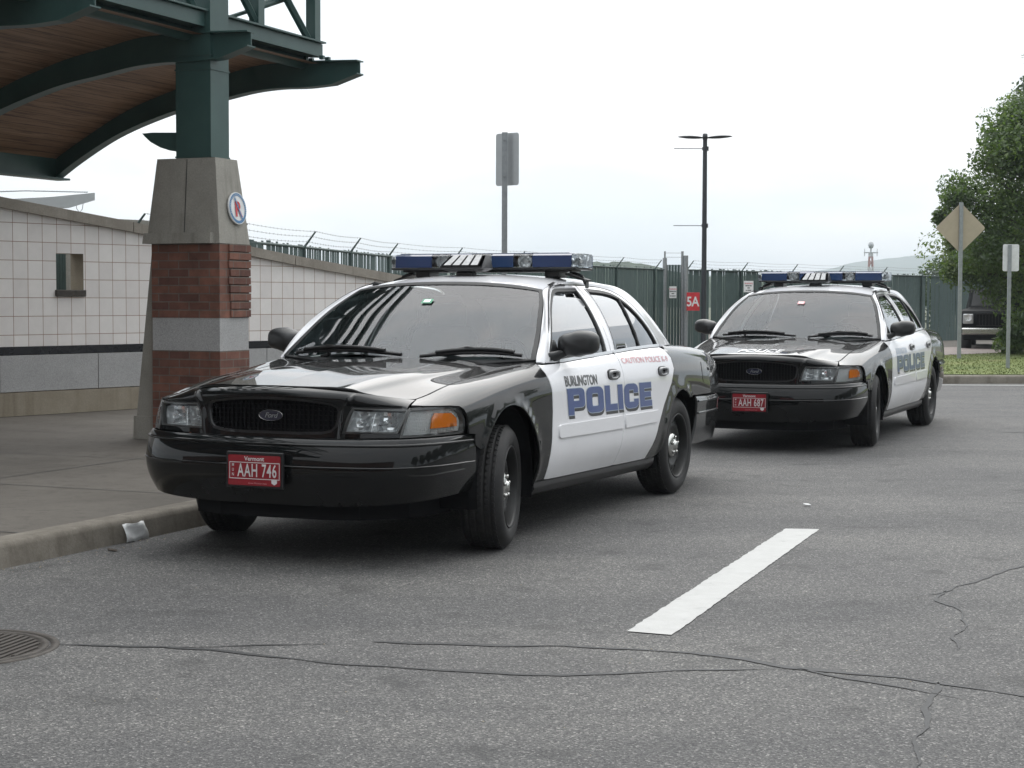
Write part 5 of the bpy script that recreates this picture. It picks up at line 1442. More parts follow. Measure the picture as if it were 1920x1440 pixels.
for a, b in ((wx0, wx0), (wx1, wx1)): m.add([(a, 0, wz0), (a, .22, wz0), (a, .22, wz1), (a, 0, wz1)], [(0, 1, 2, 3)])
m.add([(wx0, 0, wz1), (wx0, .22, wz1), (wx1, .22, wz1), (wx1, 0, wz1)], [(0, 1, 2, 3)]); m.add([(wx0, 0, wz0), (wx0, .22, wz0), (wx1, .22, wz0), (wx1, 0, wz0)], [(0, 1, 2, 3)])
m.build('opening_reveal', 'base_concrete', wall, recalc=False)
m = MB(); m.box(((wx0 + wx1) / 2, -.005, wz0 - .035), (wx1 - wx0 + .03, .05, .07), bev=.006); m.build('opening_sill', 'iron', wall)
m = MB()
wallface(m, .22, -6, wx0, .1, top); wallface(m, .22, wx1, 9, .1, top); wallface(m, .22, wx0, wx1, .1, lambda x: wz0); wallface(m, .22, wx0, wx1, wz1, top)
m.build('back_face', 'base_concrete', wall, recalc=False)
m = MB(); m.box((1.5, .0, .80), (15, .02, .085)); m.build('black_tile_band', 'tile_black', wall)
m = MB()
for i in range(-4, 8): m.box((i * 1.25 + .62, -.006, .565), (1.243, .03, .375), bev=.003)
m.build('stone_panels', 'granite', wall)
m = MB(); m.box((1.5, .0, .25), (15, .10, .24)); m.build('footing', 'base_concrete', wall)
m = MB(); bx_ = [-6, -3.4, -.85, 1.72, 4.2, 6.6, 9]
for a, b in zip(bx_[:-1], bx_[1:]):
    a += .006; b -= .006; V = []
    for x in (a, b):
        z = top(x); V += [(x, -.05, z - .005), (x, .27, z - .005), (x, .27, z + .12), (x, -.05, z + .105)]
    m = MB(); m.add(V, [(0, 1, 2, 3), (7, 6, 5, 4), (0, 4, 5, 1), (1, 5, 6, 2), (2, 6, 7, 3), (3, 7, 4, 0)]); m.build('coping_stone', 'coping_concrete', wall)
# things seen through the opening
m = MB(); 
for i in range(5): m.box((1.33 + i * .045, .9, 1.6), (.04, .01, .7))
o = m.build('privacy_slats', 'green_slats'); o.location = (W0[0], W0[1], 0); o.rotation_euler = (0, 0, WD); tag(o, 'green slats seen through the small wall opening', 'slats')
m = MB(); m.box((1.8, 1.6, 1.5), (3, .1, 1.6)); o = m.build('rear_wall', 'pier_concrete'); o.location = (W0[0], W0[1], 0); o.rotation_euler = (0, 0, WD); tag(o, 'plain beige wall seen through the small wall opening', 'wall')

# ---- brick and concrete pier carrying the canopy
PA = np.array([-2.463, 14.40])                  # nearest corner; q to the left, s away
pier = empty('canopy_pier', (PA[0], PA[1], ZK), (0, 0, TH + math.pi / 2)); tag(pier, 'tapered concrete pier faced with red brick under the green column', 'pier')
# local frame of the pier: x = q (left), -y = s (away)   -> y = -s
def P3(q, s, z): return (q, -s, z - ZK)
def frustum(m, q0, q1, s0, s1, z0, Q0, Q1, S0, S1, z1, mi=0):
    V = [P3(q0, s0, z0), P3(q1, s0, z0), P3(q1, s1, z0), P3(q0, s1, z0), P3(Q0, S0, z1), P3(Q1, S0, z1), P3(Q1, S1, z1), P3(Q0, S1, z1)]
    m.add(V, [(0, 1, 2, 3), (4, 7, 6, 5), (0, 4, 5, 1), (1, 5, 6, 2), (2, 6, 7, 3), (3, 7, 4, 0)], False, mi)
m = MB(); frustum(m, .05, .925, .10, .42, .32, .05, .745, .10, .42, 1.815); m.build('concrete_core', 'pier_concrete', pier)
m = MB(); frustum(m, .05, .95, .08, .44, ZK - .01, .05, .94, .08, .44, .325); m.build('plinth', 'pier_concrete', pier)
m = MB(); frustum(m, 0, .685, 0, .46, ZK - .01, 0, .685, 0, .46, .905); m.build('lower_brickwork', 'brick', pier)
m = MB(); frustum(m, .004, .681, .004, .456, .905, .004, .681, .004, .456, 1.185); m.build('stone_band', 'granite', pier)
m = MB(); frustum(m, 0, .685, 0, .46, 1.185, 0, .685, 0, .46, 1.815); m.build('upper_brickwork', 'brick', pier)
# stepped brick courses projecting from the road face
rng = np.random.RandomState(5); m = MB()
for k in range(9):
    z = 1.19 + k * .070; pr = .012 + rng.uniform(0, .008); s0 = .12 + rng.uniform(0, .045)
    frustum(m, -pr, .02, s0, .468, z + .002, -pr, .02, s0, .468, z + .063)
m.build('brick_quoins', 'brick', pier)
m = MB(); frustum(m, -.004, .735, -.004, .47, 1.815, .07, .655, .05, .39, 2.54); m.build('concrete_cap', 'pier_concrete', pier)
m = MB(); frustum(m, .06, .745, -.05, .05, 1.815, .06, .735, -.045, .05, 1.905); m.build('cap_ledge', 'pier_concrete', pier)
m = MB(); 
V = [P3(.345, -.003, 1.91), P3(.352, -.003, 1.91), P3(.352, .046, 2.53), P3(.345, .046, 2.53)]
m.add(V, [(0, 1, 2, 3)]); m.build('cap_joint', 'crack_dark', pier, recalc=False)
# round emblem on the road face of the cap
sg = bpy.data.objects.new('round_sign', None); link(sg); 
ctr = PA + RD * .29 + NL * .010; sg.location = (ctr[0], ctr[1], 2.12)
# local: x to the right when seen from the road (= away from the viewer, +s), y up, z out of the wall
ex = Vector((RD[0], RD[1], 0)); ez = Vector((-NL[0], -NL[1], .10)).normalized(); ey = ez.cross(ex).normalized(); ex = ey.cross(ez).normalized()
sg.rotation_euler = Matrix((ex, ey, ez)).transposed().to_euler()
tag(sg, 'small round blue and white sign with a struck red letter R on the pier cap', 'sign')
m = MB(); m.lathe([(0, -.005), (.138, -.005), (.138, .008), (0, .008)], 48, axis='Z', smooth=False); m.build('disc', 'sign_white', sg)
def ringm(r0, r1, z, name, mat):
    m = MB(); n = 48; V = [(r * math.cos(2 * math.pi * i / n), r * math.sin(2 * math.pi * i / n), z) for r in (r0, r1) for i in range(n)]
    m.add(V, [(i, (i + 1) % n, n + (i + 1) % n, n + i) for i in range(n)]); m.build(name, mat, sg)
ringm(.106, .130, .010, 'blue_ring', 'sign_blue')
V, F_ = text_mesh('R', .185, .003, 0, 1, 1, 'CENTER'); m = MB(); m.add([(x, y - .07, .0145) for x, y, _ in V], F_); m.build('letter', 'sign_red', sg, recalc=False)
m = MB(); m.box((0, 0, .0165), (.016, .205, .001), Euler((0, 0, R(28)))); m.build('slash', 'sign_blue', sg)
# small lettering ticks round the ring
m = MB()
for i in range(26):
    a = R(200 - i * 360 / 40); m.box((.115 * math.cos(a), .115 * math.sin(a), .0115), (.004, .012, .0008), Euler((0, 0, a - math.pi / 2)))
m.build('ring_lettering', 'sign_white', sg)

# ---- canopy: column, arched beams, wooden soffit, truss, slatted upper screen
can = empty('entrance_canopy', (PA[0], PA[1], 0), (0, 0, TH + math.pi / 2)); tag(can, 'green steel canopy with arched beams and a brown wooden soffit', 'canopy')
def C3(q, s, z): return (q, -s, z)
m = MB()
def cbox(m, q0, q1, s0, s1, z0, z1): m.box(C3((q0 + q1) / 2, (s0 + s1) / 2, (z0 + z1) / 2), (abs(q1 - q0), abs(s1 - s0), abs(z1 - z0)))
cbox(m, .115, .465, .055, .335, 2.54, 5.2); m.build('column', 'green_steel', can)
for z_ in (2.545, 3.40, 3.28):
    m = MB(); cbox(m, .108, .472, .048, .342, z_, z_ + .012); m.build('column_plate', 'green_steel', can)
UND = [(-0.260, 3.46), (0.020, 3.375), (0.300, 3.36), (0.600, 3.365), (0.900, 3.345), (1.240, 3.29), (1.600, 3.235), (1.900, 3.165), (2.260, 3.06), (2.590, 2.935), (2.980, 2.735), (3.270, 2.56)]
TOP = [(-0.260, 3.58), (0.020, 3.59), (0.300, 3.60), (0.600, 3.615), (0.900, 3.60), (1.240, 3.545), (1.600, 3.48), (1.900, 3.40), (2.260, 3.29), (2.590, 3.15), (2.980, 2.95), (3.270, 2.79)]
ul = UND[:1] + crom(UND[1:], 4); tl_ = TOP[:1] + crom(TOP[1:], 4)
for k in range(-7, 2):
    s = 2.0 * k + (.10 if k == 0 else 0)
    m = MB(); w = .012
    poly = ul + tl_[::-1]; n = len(poly)
    V = [C3(q, s - w / 2, z) for q, z in poly] + [C3(q, s + w / 2, z) for q, z in poly]
    L_ = len(ul)
    Fs = [(i, (i + 1) % n, n + (i + 1) % n, n + i) for i in range(n)]
    Fs += [(i, i + 1, n - 2 - i, n - 1 - i) for i in range(L_ - 1)] + [(n + i, n + n - 1 - i, n + n - 2 - i, n + i + 1) for i in range(L_ - 1)]
    m.add(V, Fs)
    for cur, dz_ in ((ul, 0), (tl_, 0)):       # flanges
        V = []; 
        for q, z in cur: V += [C3(q, s - .065, z - .010), C3(q, s + .065, z - .010), C3(q, s + .065, z + .002), C3(q, s - .065, z + .002)]
        m.add(V, [(i * 4 + j, i * 4 + (j + 1) % 4, (i + 1) * 4 + (j + 1) % 4, (i + 1) * 4 + j) for i in range(len(cur) - 1) for j in range(4)] + [(0, 1, 2, 3), tuple(len(V) - 4 + j for j in (3, 2, 1, 0))])
    m.build('arched_beam', 'green_steel', can)
# soffit and deck
sof = crom([(0.180, 3.575), (0.600, 3.60), (0.900, 3.585), (1.240, 3.52), (1.600, 3.455), (1.900, 3.375), (2.260, 3.265), (2.590, 3.125), (2.980, 2.925), (3.270, 2.765)], 5)
m = MB(); SS = np.linspace(-15.2, 2.0, 19); V = [C3(q, s, z + .0) for s in SS for q, z in sof]; k = len(sof)
m.add(V, [(i * k + j, (i + 1) * k + j, (i + 1) * k + j + 1, i * k + j + 1) for i in range(18) for j in range(k - 1)], True); m.build('soffit', 'soffit_wood', can, recalc=False)
m = MB(); V = [C3(q, s, z + .06) for s in (-15.2, 2.05) for q, z in sof]; m.add(V, [(j, j + 1, k + j + 1, k + j) for j in range(k - 1)], True); m.build('roof_deck', 'green_steel', can, recalc=False)
m = MB(); m.box(C3(3.285, -6.6, 2.68), (.05, 17.36, .26)); m.box(C3(3.23, -6.6, 2.56), (.16, 17.36, .02)); m.build('eave_fascia', 'green_steel', can)
m = MB(); m.tube([C3(.36, -15, 3.60), C3(.36, 2.0, 3.60)], .068, 14); m.build('tie_tube', 'green_steel', can)
# truss on the column line
m = MB(); tq = .22
cbox(m, tq - .05, tq + .05, -15, 2.05, 3.64, 3.76); m.build('lower_chord', 'green_steel', can)
m = MB(); cbox(m, tq - .09, tq + .09, -15, 2.05, 3.765, 3.78); m.build('chord_flange', 'green_steel', can)
m = MB(); cbox(m, tq - .05, tq + .05, -15, 2.05, 4.95, 5.07); m.build('upper_chord', 'green_steel', can)
for s in (-12, -10.9, -8.9, -7, -6, -4.9, -3, -1.9, -.85, .96, 1.96):
    m = MB(); cbox(m, tq - .05, tq + .05, s - .05, s + .05, 3.78, 4.95); m.build('truss_post', 'green_steel', can)
for s0, s1 in ((.35, .95), (1.15, 1.85), (-.9, -.05), (-1.9, -.95), (-2.95, -2.0), (-4, -3.1), (-4.9, -4.1), (-6, -5.1), (-7, -6.1), (-8, -7.1)):
    m = MB(); m.tube([C3(tq, s0 - .05, 4.40 if s0 > 0 else 4.9), C3(tq, s1, 3.80)], .038, 6, smooth=False); m.build('diagonal', 'green_steel', can)
for s0, s1, zt in ((.42, 1.55, 4.16),):
    m = MB(); m.tube([C3(.30, .42, 3.74), C3(.30, 1.0, 3.93)], .018, 8); m.tube([C3(.30, .95, 3.92), C3(.30, 1.75, 4.2), C3(.30, 2.4, 4.42)], [.032, .045, .03], 8); m.build('brace_tube', 'green_steel', can)
# slatted screen on the truss (seen mirrored in the glass and hood)
for i in range(6):
    m = MB(); q = -.70 + i * .30; cbox(m, q - .045, q + .045, -13, 2.2, 5.10, 5.20); m.build('screen_slat', 'green_steel', can)
for k in (-6, -3, 0, 1):
    m = MB(); cbox(m, -.95, 2.4, 2.0 * k + .1, 2.0 * k + .2, 5.07, 5.10); cbox(m, .75, 2.6, 2.0 * k - .9, 2 * k + 1.0, 5.12, 5.16); m.build('screen_bearer', 'green_steel', can)
# bolts at the beam end
for s in (1.95, 2.06):
    for q in (.30, .12):
        m = MB(); cbox(m, q - .02, q + .02, s - .02, s + .02, 3.605, 3.64); m.build('bolt_head', 'green_steel', can)
# sconce on the column
sc = MB(); pl = [(.465, 2.60), (.56, 2.615), (.66, 2.645), (.76, 2.695), (.82, 2.745), (.845, 2.77), (.74, 2.775), (.465, 2.765)]
n = len(pl); V = [C3(q, .10, z) for q, z in pl] + [C3(q, .29, z) for q, z in pl]; sc.add(V, [tuple(range(n)), tuple(reversed(range(n, 2 * n)))] + [(i, (i + 1) % n, n + (i + 1) % n, n + i) for i in range(n)])
o = sc.build('wall_sconce', 'green_steel'); o.location = can.location; o.rotation_euler = can.rotation_euler; tag(o, 'dark wedge-shaped light fixed to the left side of the green column', 'lamp')

# far canopy edge peeping over the wall
fc = MB(); o2 = W0 + np.array([0, 3.0])
V = []
for y in (0, .5):
    for x, z in ((-1.4, 2.40), (-.05, 2.42), (.33, 2.53), (.33, 2.62), (-.3, 2.54), (-1.4, 2.44)): V.append((x, y, z))
fc.add(V, [(0, 1, 2, 3, 4, 5), (11, 10, 9, 8, 7, 6)] + [(i, (i + 1) % 6, 6 + (i + 1) % 6, 6 + i) for i in range(6)])
fr_ = empty('far_roof', (o2[0], o2[1], 0), (0, 0, WD)); tag(fr_, 'pale grey roof edge showing above the tiled wall', 'roof')
fc.build('roof_edge', 'sign_back', fr_)
m = MB(); m.tube([(-1.6, .1, 2.52), (-.6, .1, 2.60), (.30, .1, 2.63)], .008, 5); m.tube([(.12, .1, 2.50), (.14, .1, 2.42), (.18, .1, 2.38), (.22, .1, 2.42), (.24, .1, 2.53)], .004, 5); m.build('cable', 'galvanized', fr_)

# ---- fence runs
def fence_run(pts, label, ztop=2.06, arms=True, sp=2.6, lean=(1, 0), name='slatted_fence', nopost=False):
    e = empty(name, (pts[0][0], pts[0][1], 0)); tag(e, label, 'fence', 'green slatted airport fence runs')
    o = np.array(pts[0]); cum = [0]
    for a, b in zip(pts[:-1], pts[1:]): cum.append(cum[-1] + np.linalg.norm(np.array(b) - np.array(a)))
    def at(t): return np.array([np.interp(t, cum, [p[0] for p in pts]), np.interp(t, cum, [p[1] for p in pts])]) - o
    rng = np.random.RandomState(int(abs(pts[0][0]) * 100)); m = MB(); t = 0.0; w = .088
    while t + w < cum[-1]:
        a = at(t); b = at(t + w); d = (b - a) / w; nn = np.array([-d[1], d[0]]) * rng.uniform(-.004, .004)
        h = ztop + .02 + rng.uniform(-.03, .03); z0 = .10
        if rng.rand() > .014:
            lean_ = rng.uniform(-.006, .006)
            m.add([(a[0] + nn[0], a[1] + nn[1], z0), (b[0] + nn[0], b[1] + nn[1], z0), (b[0] + nn[0] + lean_, b[1] + nn[1], h), (a[0] + nn[0] + lean_, a[1] + nn[1], h)], [(0, 1, 2, 3)])
        t += w + rng.uniform(-.004, .004)
    sl = m.build('slats', 'green_slats', e, recalc=False)
    m = MB(); q = [at(x) for x in np.linspace(0, cum[-1], 20)]
    m.tube([(p[0], p[1] - .03, ztop) for p in q], .02, 6); m.build('top_rail', 'post_green', e)
    ps = np.arange(0.0, cum[-1] + .01, sp); tips = []
    for t in ps:
        p = at(t); m = MB()
        m.tube([(p[0], p[1] - .05, ZK), (p[0], p[1] - .05, ztop + .02)], .028, 6)
        tp = (p[0] + .16, p[1] - .05, ztop + .22)
        if arms: m.tube([(p[0], p[1] - .05, ztop), tp], [.018, .012], 6)
        m.build('post', 'post_green' if True else '', e); tips.append(np.array(tp))
    if arms:
        m = MB()
        for k, f in enumerate((.35, .68, 1.0)):
            P = []
            for i in range(len(tips) - 1):
                b0 = at(ps[i]); b1 = at(ps[i + 1]); A_ = np.array([b0[0], b0[1] - .05, ztop]); B_ = np.array([b1[0], b1[1] - .05, ztop])
                a = A_ + (tips[i] - A_) * f; b = B_ + (tips[i + 1] - B_) * f
                for u in np.linspace(0, 1, 7)[:-1]: P.append(a + (b - a) * u - np.array([0, 0, .02 * math.sin(math.pi * u)]))
            P.append(b)
            m.tube(P, .0028, 4, cap=False)
            for p_, q_ in zip(P[:-1], P[1:]):
                for u in (.15, .5, .85):
                    c = p_ + (q_ - p_) * u; m.add([c + np.array([0, 0, .016]), c + np.array([.004, 0, 0]), c - np.array([0, 0, .016]), c - np.array([.004, 0, 0])], [(0, 1, 2, 3)])
        m.build('barbed_wire', 'galvanized', e, recalc=False)
    return e
M['post_green'] = simple('post_green', (.045, .075, .07), .5)
fence_run([(-4.2, 18.9), (-3.28, 21.9), (-2.94, 23.5), (-2.01, 29.3), (1.59, 36.4), (3.63, 40.95)], 'green slatted fence with barbed wire rising behind the tiled wall and nearest car', sp=2.55)
fence_run([(4.20, 41.1), (8.6, 46.4), (12.8, 51.3), (17, 56)], 'green slatted fence with barbed wire behind the second car, right of the gate', sp=2.45)
gt = empty('fence_gate', (3.66, 41.0, 0)); tag(gt, 'tall green slatted gate panel between two bare metal posts', 'gate')
m = MB(); 
for i in range(6): m.box((.05 + i * .072, .06, 1.15), (.064, .01, 2.06))
m.build('slats', 'green_slats', gt)
m = MB(); m.tube([(0, 0, .1), (0, 0, 2.34)], .052, 10); m.tube([(0, 0, 2.34), (0, 0, 2.50)], .022, 8); m.build('post', 'galvanized', gt)
m = MB(); m.tube([(.50, 0, .1), (.50, 0, 2.40)], .062, 10); m.tube([(.42, 0, .1), (.42, 0, 2.50)], .030, 8); m.build('post', 'galvanized', gt)
m = MB()
for z in (2.36, 2.46): m.tube([(0, 0, z), (.45, 0, z)], .005, 5)
m.build('wire', 'galvanized', gt)
def flat_sign(name, c, w, h, mat, yaw=0, parent=None):
    m = MB(); m.box((0, 0, 0), (w, .008, h), bev=.002); return m.build(name, mat, parent)
def sign_thing(label, x, y, z, w, h, mat, lines=None, text=None, tmat='sign_white', cat='sign', yaw=0, ts=.3, grp=None):
    e = empty('notice_sign' if lines else 'gate_number_sign', (x, y, z), (0, 0, yaw)); tag(e, label, cat, grp)
    flat_sign('sign_plate', None, w, h, mat, parent=e)
    if text:
        V, F_ = text_mesh(text, ts, .02 * ts, 0, .82, .95, 'CENTER'); V[:, 0] -= (V[:, 0].max() + V[:, 0].min()) / 2; V[:, 1] -= (V[:, 1].max() + V[:, 1].min()) / 2
        m = MB(); m.add([(x_, -.006, y_) for x_, y_, _ in V], F_); m.build('sign_lettering', tmat, e, recalc=False)
    if lines:
        for i, (z_, t_, mt, sz) in enumerate(lines):
            V, F_ = text_mesh(t_, sz, .002, 0, .9, 1, 'CENTER'); m = MB(); m.add([(x_, -.006, y_ + z_) for x_, y_, _ in V], F_); m.build('sign_lettering', mt, e, recalc=False)
    return e
LN = [(.06, 'WARNING', 'decal_red', .045), (.01, 'RESTRICTED', 'decal_black', .030), (-.04, 'AREA', 'decal_black', .03), (-.10, 'NO ENTRY', 'decal_black', .03)]
sign_thing('white warning notice on the tall gate panel between the bare posts', 3.84, 40.8, 1.52, .17, .28, 'sign_white', LN)
sign_thing('white warning notice on the fence above the roof of the second car', 5.66, 40.9, 1.66, .23, .27, 'sign_white', LN)
sign_thing('square red sign reading 5A on the fence post', 4.32, 40.75, 1.30, .31, .43, 'sign_red', None, '5A', ts=.32)

# ---- street lamp
lp = empty('street_lamp', (4.04, 36, 0)); tag(lp, 'dark lamp post with two flat leaf-shaped heads', 'street lamp')
m = MB(); m.tube([(0, 0, ZK), (0, 0, 1.0), (0, 0, 4.80)], [.062, .056, .045], 14); m.lathe([(.11, ZK), (.11, ZK + .05), (.07, ZK + .12)], 16, axis='Z'); m.build('pole', 'post_dark', lp)
for sx in (1, -1):
    K = 16; V = []
    for i in range(K + 1):
        t = i / K; x = (.03 + .55 * t) * sx; w = .20 * math.sin(math.pi * min(1, t * .9 + .10)) ** .7; zz = 4.735 + (.035 * t if sx > 0 else .02 * t) ; th = .038 * math.sin(math.pi * min(1, t * .96 + .04)) ** .6
        V += [(x, -w, zz), (x, 0, zz + th), (x, w, zz), (x, 0, zz - th * .8)]
    m = MB(); m.add(V, [(i * 4 + j, i * 4 + (j + 1) % 4, (i + 1) * 4 + (j + 1) % 4, (i + 1) * 4 + j) for i in range(K) for j in range(4)], True); m.build('lamp_head', 'post_dark', lp)
m = MB(); m.lathe([(.0, 4.83), (.05, 4.82), (.055, 4.76), (.05, 4.70), (.047, 4.70)], 14, axis='Z'); m.build('cap', 'post_dark', lp)
for z in (4.51, 2.90):
    m = MB(); m.tube([(0, 0, z), (-.65, 0, z)], .008, 5); m.lathe([(.062, z - .03), (.062, z + .03)], 12, axis='Z'); m.box((.06, 0, z), (.03, .04, .09)); m.build('banner_arm', 'post_dark', lp)

# ---- road signs seen from behind
s1 = empty('road_sign', (-.075, 20, 0)); tag(s1, 'tall rectangular sign seen from behind on a grey post rising above the nearest light bar', 'road sign')
m = MB(); m.box((-.02, 0, 1.7), (.055, .035, 3.18)); m.box((.012, -.012, 1.7), (.012, .03, 3.18)); m.build('post', 'galvanized', s1)
m = MB(); V = []; m.prism(rr(-.17, -.305, .17, .305, .03), 0, .004, lambda a, b, c: (a, c, b)); o = m.build('sign_plate', 'sign_back', s1, loc=(.015, .045, 2.98), rot=(0, 0, R(-38)))
for z in (3.2, 2.78):
    m = MB(); m.tube([(-.02, -.05, z), (-.02, .03, z)], .008, 6); m.build('bolt', 'galvanized', s1)
s2 = empty('road_sign', (9.33, 35.6, 0)); tag(s2, 'diamond sign seen from its bare tan back on a post in the grass', 'road sign')
m = MB(); m.box((0, 0, 1.70), (.075, .05, 3.36)); m.build('post', 'galvanized', s2)
m = MB(); m.prism(rr(-.37, -.37, .37, .37, .05), 0, .005, lambda a, b, c: (a, c, b)); m.build('sign_plate', 'sign_tan', s2, loc=(0, .03, 2.85), rot=(0, R(45), 0))
s3 = empty('road_sign', (8.87, 30.5, 0)); tag(s3, 'small white rectangular sign on a short grey post nearest the right edge', 'road sign')
m = MB(); m.box((0, 0, 1.22), (.06, .04, 2.24)); m.build('post', 'galvanized', s3)
m = MB(); m.prism(rr(-.145, -.24, .145, .24, .03), 0, .005, lambda a, b, c: (a, c, b)); m.build('sign_plate', 'sign_white', s3, loc=(.03, .025, 2.11))

# ---- trees
def tree(x, y, h, rx, rz, zc, seed, nleaf, leaf, mat, label, group=None, name='broadleaf_tree', extra=()):
    rng = np.random.RandomState(seed); e = empty(name, (x, y, 0)); tag(e, label, 'tree', group)
    K = 46; cl = []
    for i in range(K):
        while True:
            p = rng.uniform(-1, 1, 3)
            r = np.linalg.norm(p)
            if .35 < r < 1 or (r < .35 and rng.rand() < .3): break
        cl.append((p * np.array([rx, rx, rz]) + np.array([0, 0, zc]), rng.uniform(.20, .36) * rx))
    for (px_, py_, r_) in extra:
        cl.append((np.array([(px_ - 960) / FPX * y - x, rng.uniform(-1.0, .6), 1.354 + (562 - py_) / FPX * y]), r_))
    K = len(cl)
    m = MB()
    m.tube([(0, 0, 0), (.1, 0, zc * .4), (0, .05, zc), (.1, 0, zc + rz * .6)], [.16 * h / 6, .13 * h / 6, .08 * h / 6, .03], 8)
    for c, r in cl[:26] + cl[46:]:
        z0 = min(max(c[2] * .55, .8), zc); mid = np.array([c[0] * .45, c[1] * .45, (z0 + c[2]) / 2 + .1]); m.tube([(0, 0, z0), mid, c], [.05, .035, .012], 5)
    m.build('trunk', 'bark', e)
    per = nleaf // K; N = per * K
    C_ = np.repeat(np.array([c for c, _ in cl]), per, 0); Rr = np.repeat(np.array([r for _, r in cl]), per)
    D = rng.normal(size=(N, 3)); D /= np.linalg.norm(D, axis=1)[:, None]; rad = rng.rand(N) ** .45
    P = C_ + D * (Rr * rad)[:, None] * np.array([1.15, 1.15, .8])
    # drooping leaf clusters at the rim
    P[:, 2] -= np.abs(rng.normal(size=N)) * .12
    nrm = rng.normal(size=(N, 3)) * .55 + D * .5 + np.array([0, 0, .55]); nrm /= np.linalg.norm(nrm, axis=1)[:, None]
    a = np.cross(nrm, rng.normal(size=(N, 3))); a /= np.linalg.norm(a, axis=1)[:, None]; b = np.cross(nrm, a)
    L_ = leaf * rng.uniform(.6, 1.25, N)[:, None]
    V = np.stack([P - a * L_, P + b * L_ * .45 - a * L_ * .1, P + a * L_, P - b * L_ * .45 - a * L_ * .1], 1).reshape(-1, 3)
    me = bpy.data.meshes.new('crown'); me.from_pydata(V.tolist(), [], [(4 * i, 4 * i + 1, 4 * i + 2, 4 * i + 3) for i in range(N)]); me.materials.append(M[mat]); me.update()
    o = bpy.data.objects.new('crown', me); link(o, e)
    return e
tree(13.1, 38.5, 6.6, 3.1, 3.4, 3.8, 11, 72000, .055, 'leaf', 'big leafy green tree at the right edge behind the diamond sign', extra=[(1772, 372, .35), (1765, 400, .22), (1800, 345, .5), (1815, 395, .6), (1838, 300, .5), (1850, 350, .75), (1868, 255, .45), (1880, 300, .8), (1895, 215, .5), (1912, 195, .5), (1910, 260, .9), (1890, 360, .9), (1850, 430, .7), (1815, 470, .55), (1795, 500, .35), (1845, 505, .45), (1880, 480, .8), (1900, 420, 1.0), (1890, 540, .55), (1905, 590, .5), (1885, 620, .3), (1910, 640, .4), (1800, 440, .25)])
tree(14.6, 43, 7.0, 2.8, 3.6, 3.9, 15, 36000, .075, 'leaf_dark', 'dark dense tree standing behind the big leafy one')
tr3 = tree(19.5, 74, 4.2, 2.2, 1.9, 2.0, 5, 7000, .13, 'leaf_dark', 'small dark tree beyond the fence, left of the diamond sign')
tree(23.2, 80, 5.6, 2.9, 2.6, 2.9, 9, 9000, .14, 'leaf_dark', 'rounded dark tree beyond the fence, just behind the diamond sign')
# trees on the far side of the road, right of the view
base = tree(0, 0, 7, 3.4, 3.2, 4.1, 21, 12000, .16, 'leaf_dark', 'tree across the road outside the picture', 'trees across the road')
base.location = (33, 29, 0); base.scale = (1.15, 1.15, 1.1)
for i, (x, y, r_) in enumerate([(30, 23, 1.9), (29, 16, 2.8), (29, 9, 4), (27, 2, 5), (26, -6, 1), (22, -14, 2)]):
    c = copy_tree(base); c.location = (x, y, 0); c.rotation_euler = (0, 0, r_)

def mastp():
    t = NT('mast_paint'); v = t.coord(); s_ = t.node('ShaderNodeSeparateXYZ'); t.link(v, s_.inputs[0])
    f = t.math('GREATER_THAN', t.math('FRACT', t.math('MULTIPLY', s_.outputs['Z'], .28)), .5); t.base(t.mix(f, (.42, .24, .22), (.55, .56, .56))); return t.m
M['mast_paint'] = mastp()
# ---- distant land: wood, hills, radar mast
def ridge(name, prof, y, depth, mat, seed, jag, kind='structure'):
    rng = np.random.RandomState(seed); xs = np.linspace(prof[0][0], prof[-1][0], 260); zs = np.interp(xs, [p[0] for p in prof], [p[1] for p in prof])
    nn = np.convolve(rng.normal(size=280), np.ones(5) / 5, 'same')[:260] * jag + np.convolve(rng.normal(size=280), np.ones(21) / 21, 'same')[:260] * jag * 2
    zs = np.maximum(zs + nn, 0); m = MB(); V = []
    for i in range(260):
        V += [(xs[i], y - depth * .5, -2), (xs[i], y - depth * .2, zs[i] * .75), (xs[i], y, zs[i]), (xs[i], y + depth * .6, -2)]
    m.add(V, [(i * 4 + j, (i + 1) * 4 + j, (i + 1) * 4 + j + 1, i * 4 + j + 1) for i in range(259) for j in range(3)], True)
    o = m.build(name, mat, recalc=False); o['kind'] = kind; return o
ridge('hills', [(-900, 20), (-300, 25), (0, 30), (300, 38), (420, 40), (468, 47), (500, 56), (546, 62), (608, 66), (700, 70), (900, 62), (1400, 40)], 2500, 900, 'hill_green', 2, 1.2)
wd = ridge('far_wood', [(-40, 4.5), (2, 6.5), (13, 8.0), (18, 8.1), (23, 7.4), (27, 6.6), (32, 5.6), (60, 5.2), (90, 6), (140, 7)], 300, 30, 'far_foliage', 4, .35, 'stuff'); tag(wd, 'low blue-green line of distant trees beyond the fence', 'wood')
mt = empty('radar_mast', (62.9, 300, 0)); tag(mt, 'small red and white lattice mast with a round dish on top in the far distance', 'mast')
m = MB()
for z0, z1, ww in ((0, 10.9, 1.0),):
    for a in (0, 1, 2, 3):
        sx = .5 if a in (0, 1) else -.5; sy = .5 if a in (0, 3) else -.5
        m.tube([(sx * 1.2, sy * 1.2, 0), (sx * .45, sy * .45, 9.6)], .13, 4)
    for i in range(8):
        f = 1.2 - .75 * i / 8; f2 = 1.2 - .75 * (i + 1) / 8
        m.tube([(-.5 * f, -.5 * f, i * 1.2), (.5 * f2, -.5 * f2, (i + 1) * 1.2)], .08, 4); m.tube([(.5 * f, -.5 * f, i * 1.2), (-.5 * f2, -.5 * f2, (i + 1) * 1.2)], .08, 4)
m.build('lattice', 'mast_paint', mt)
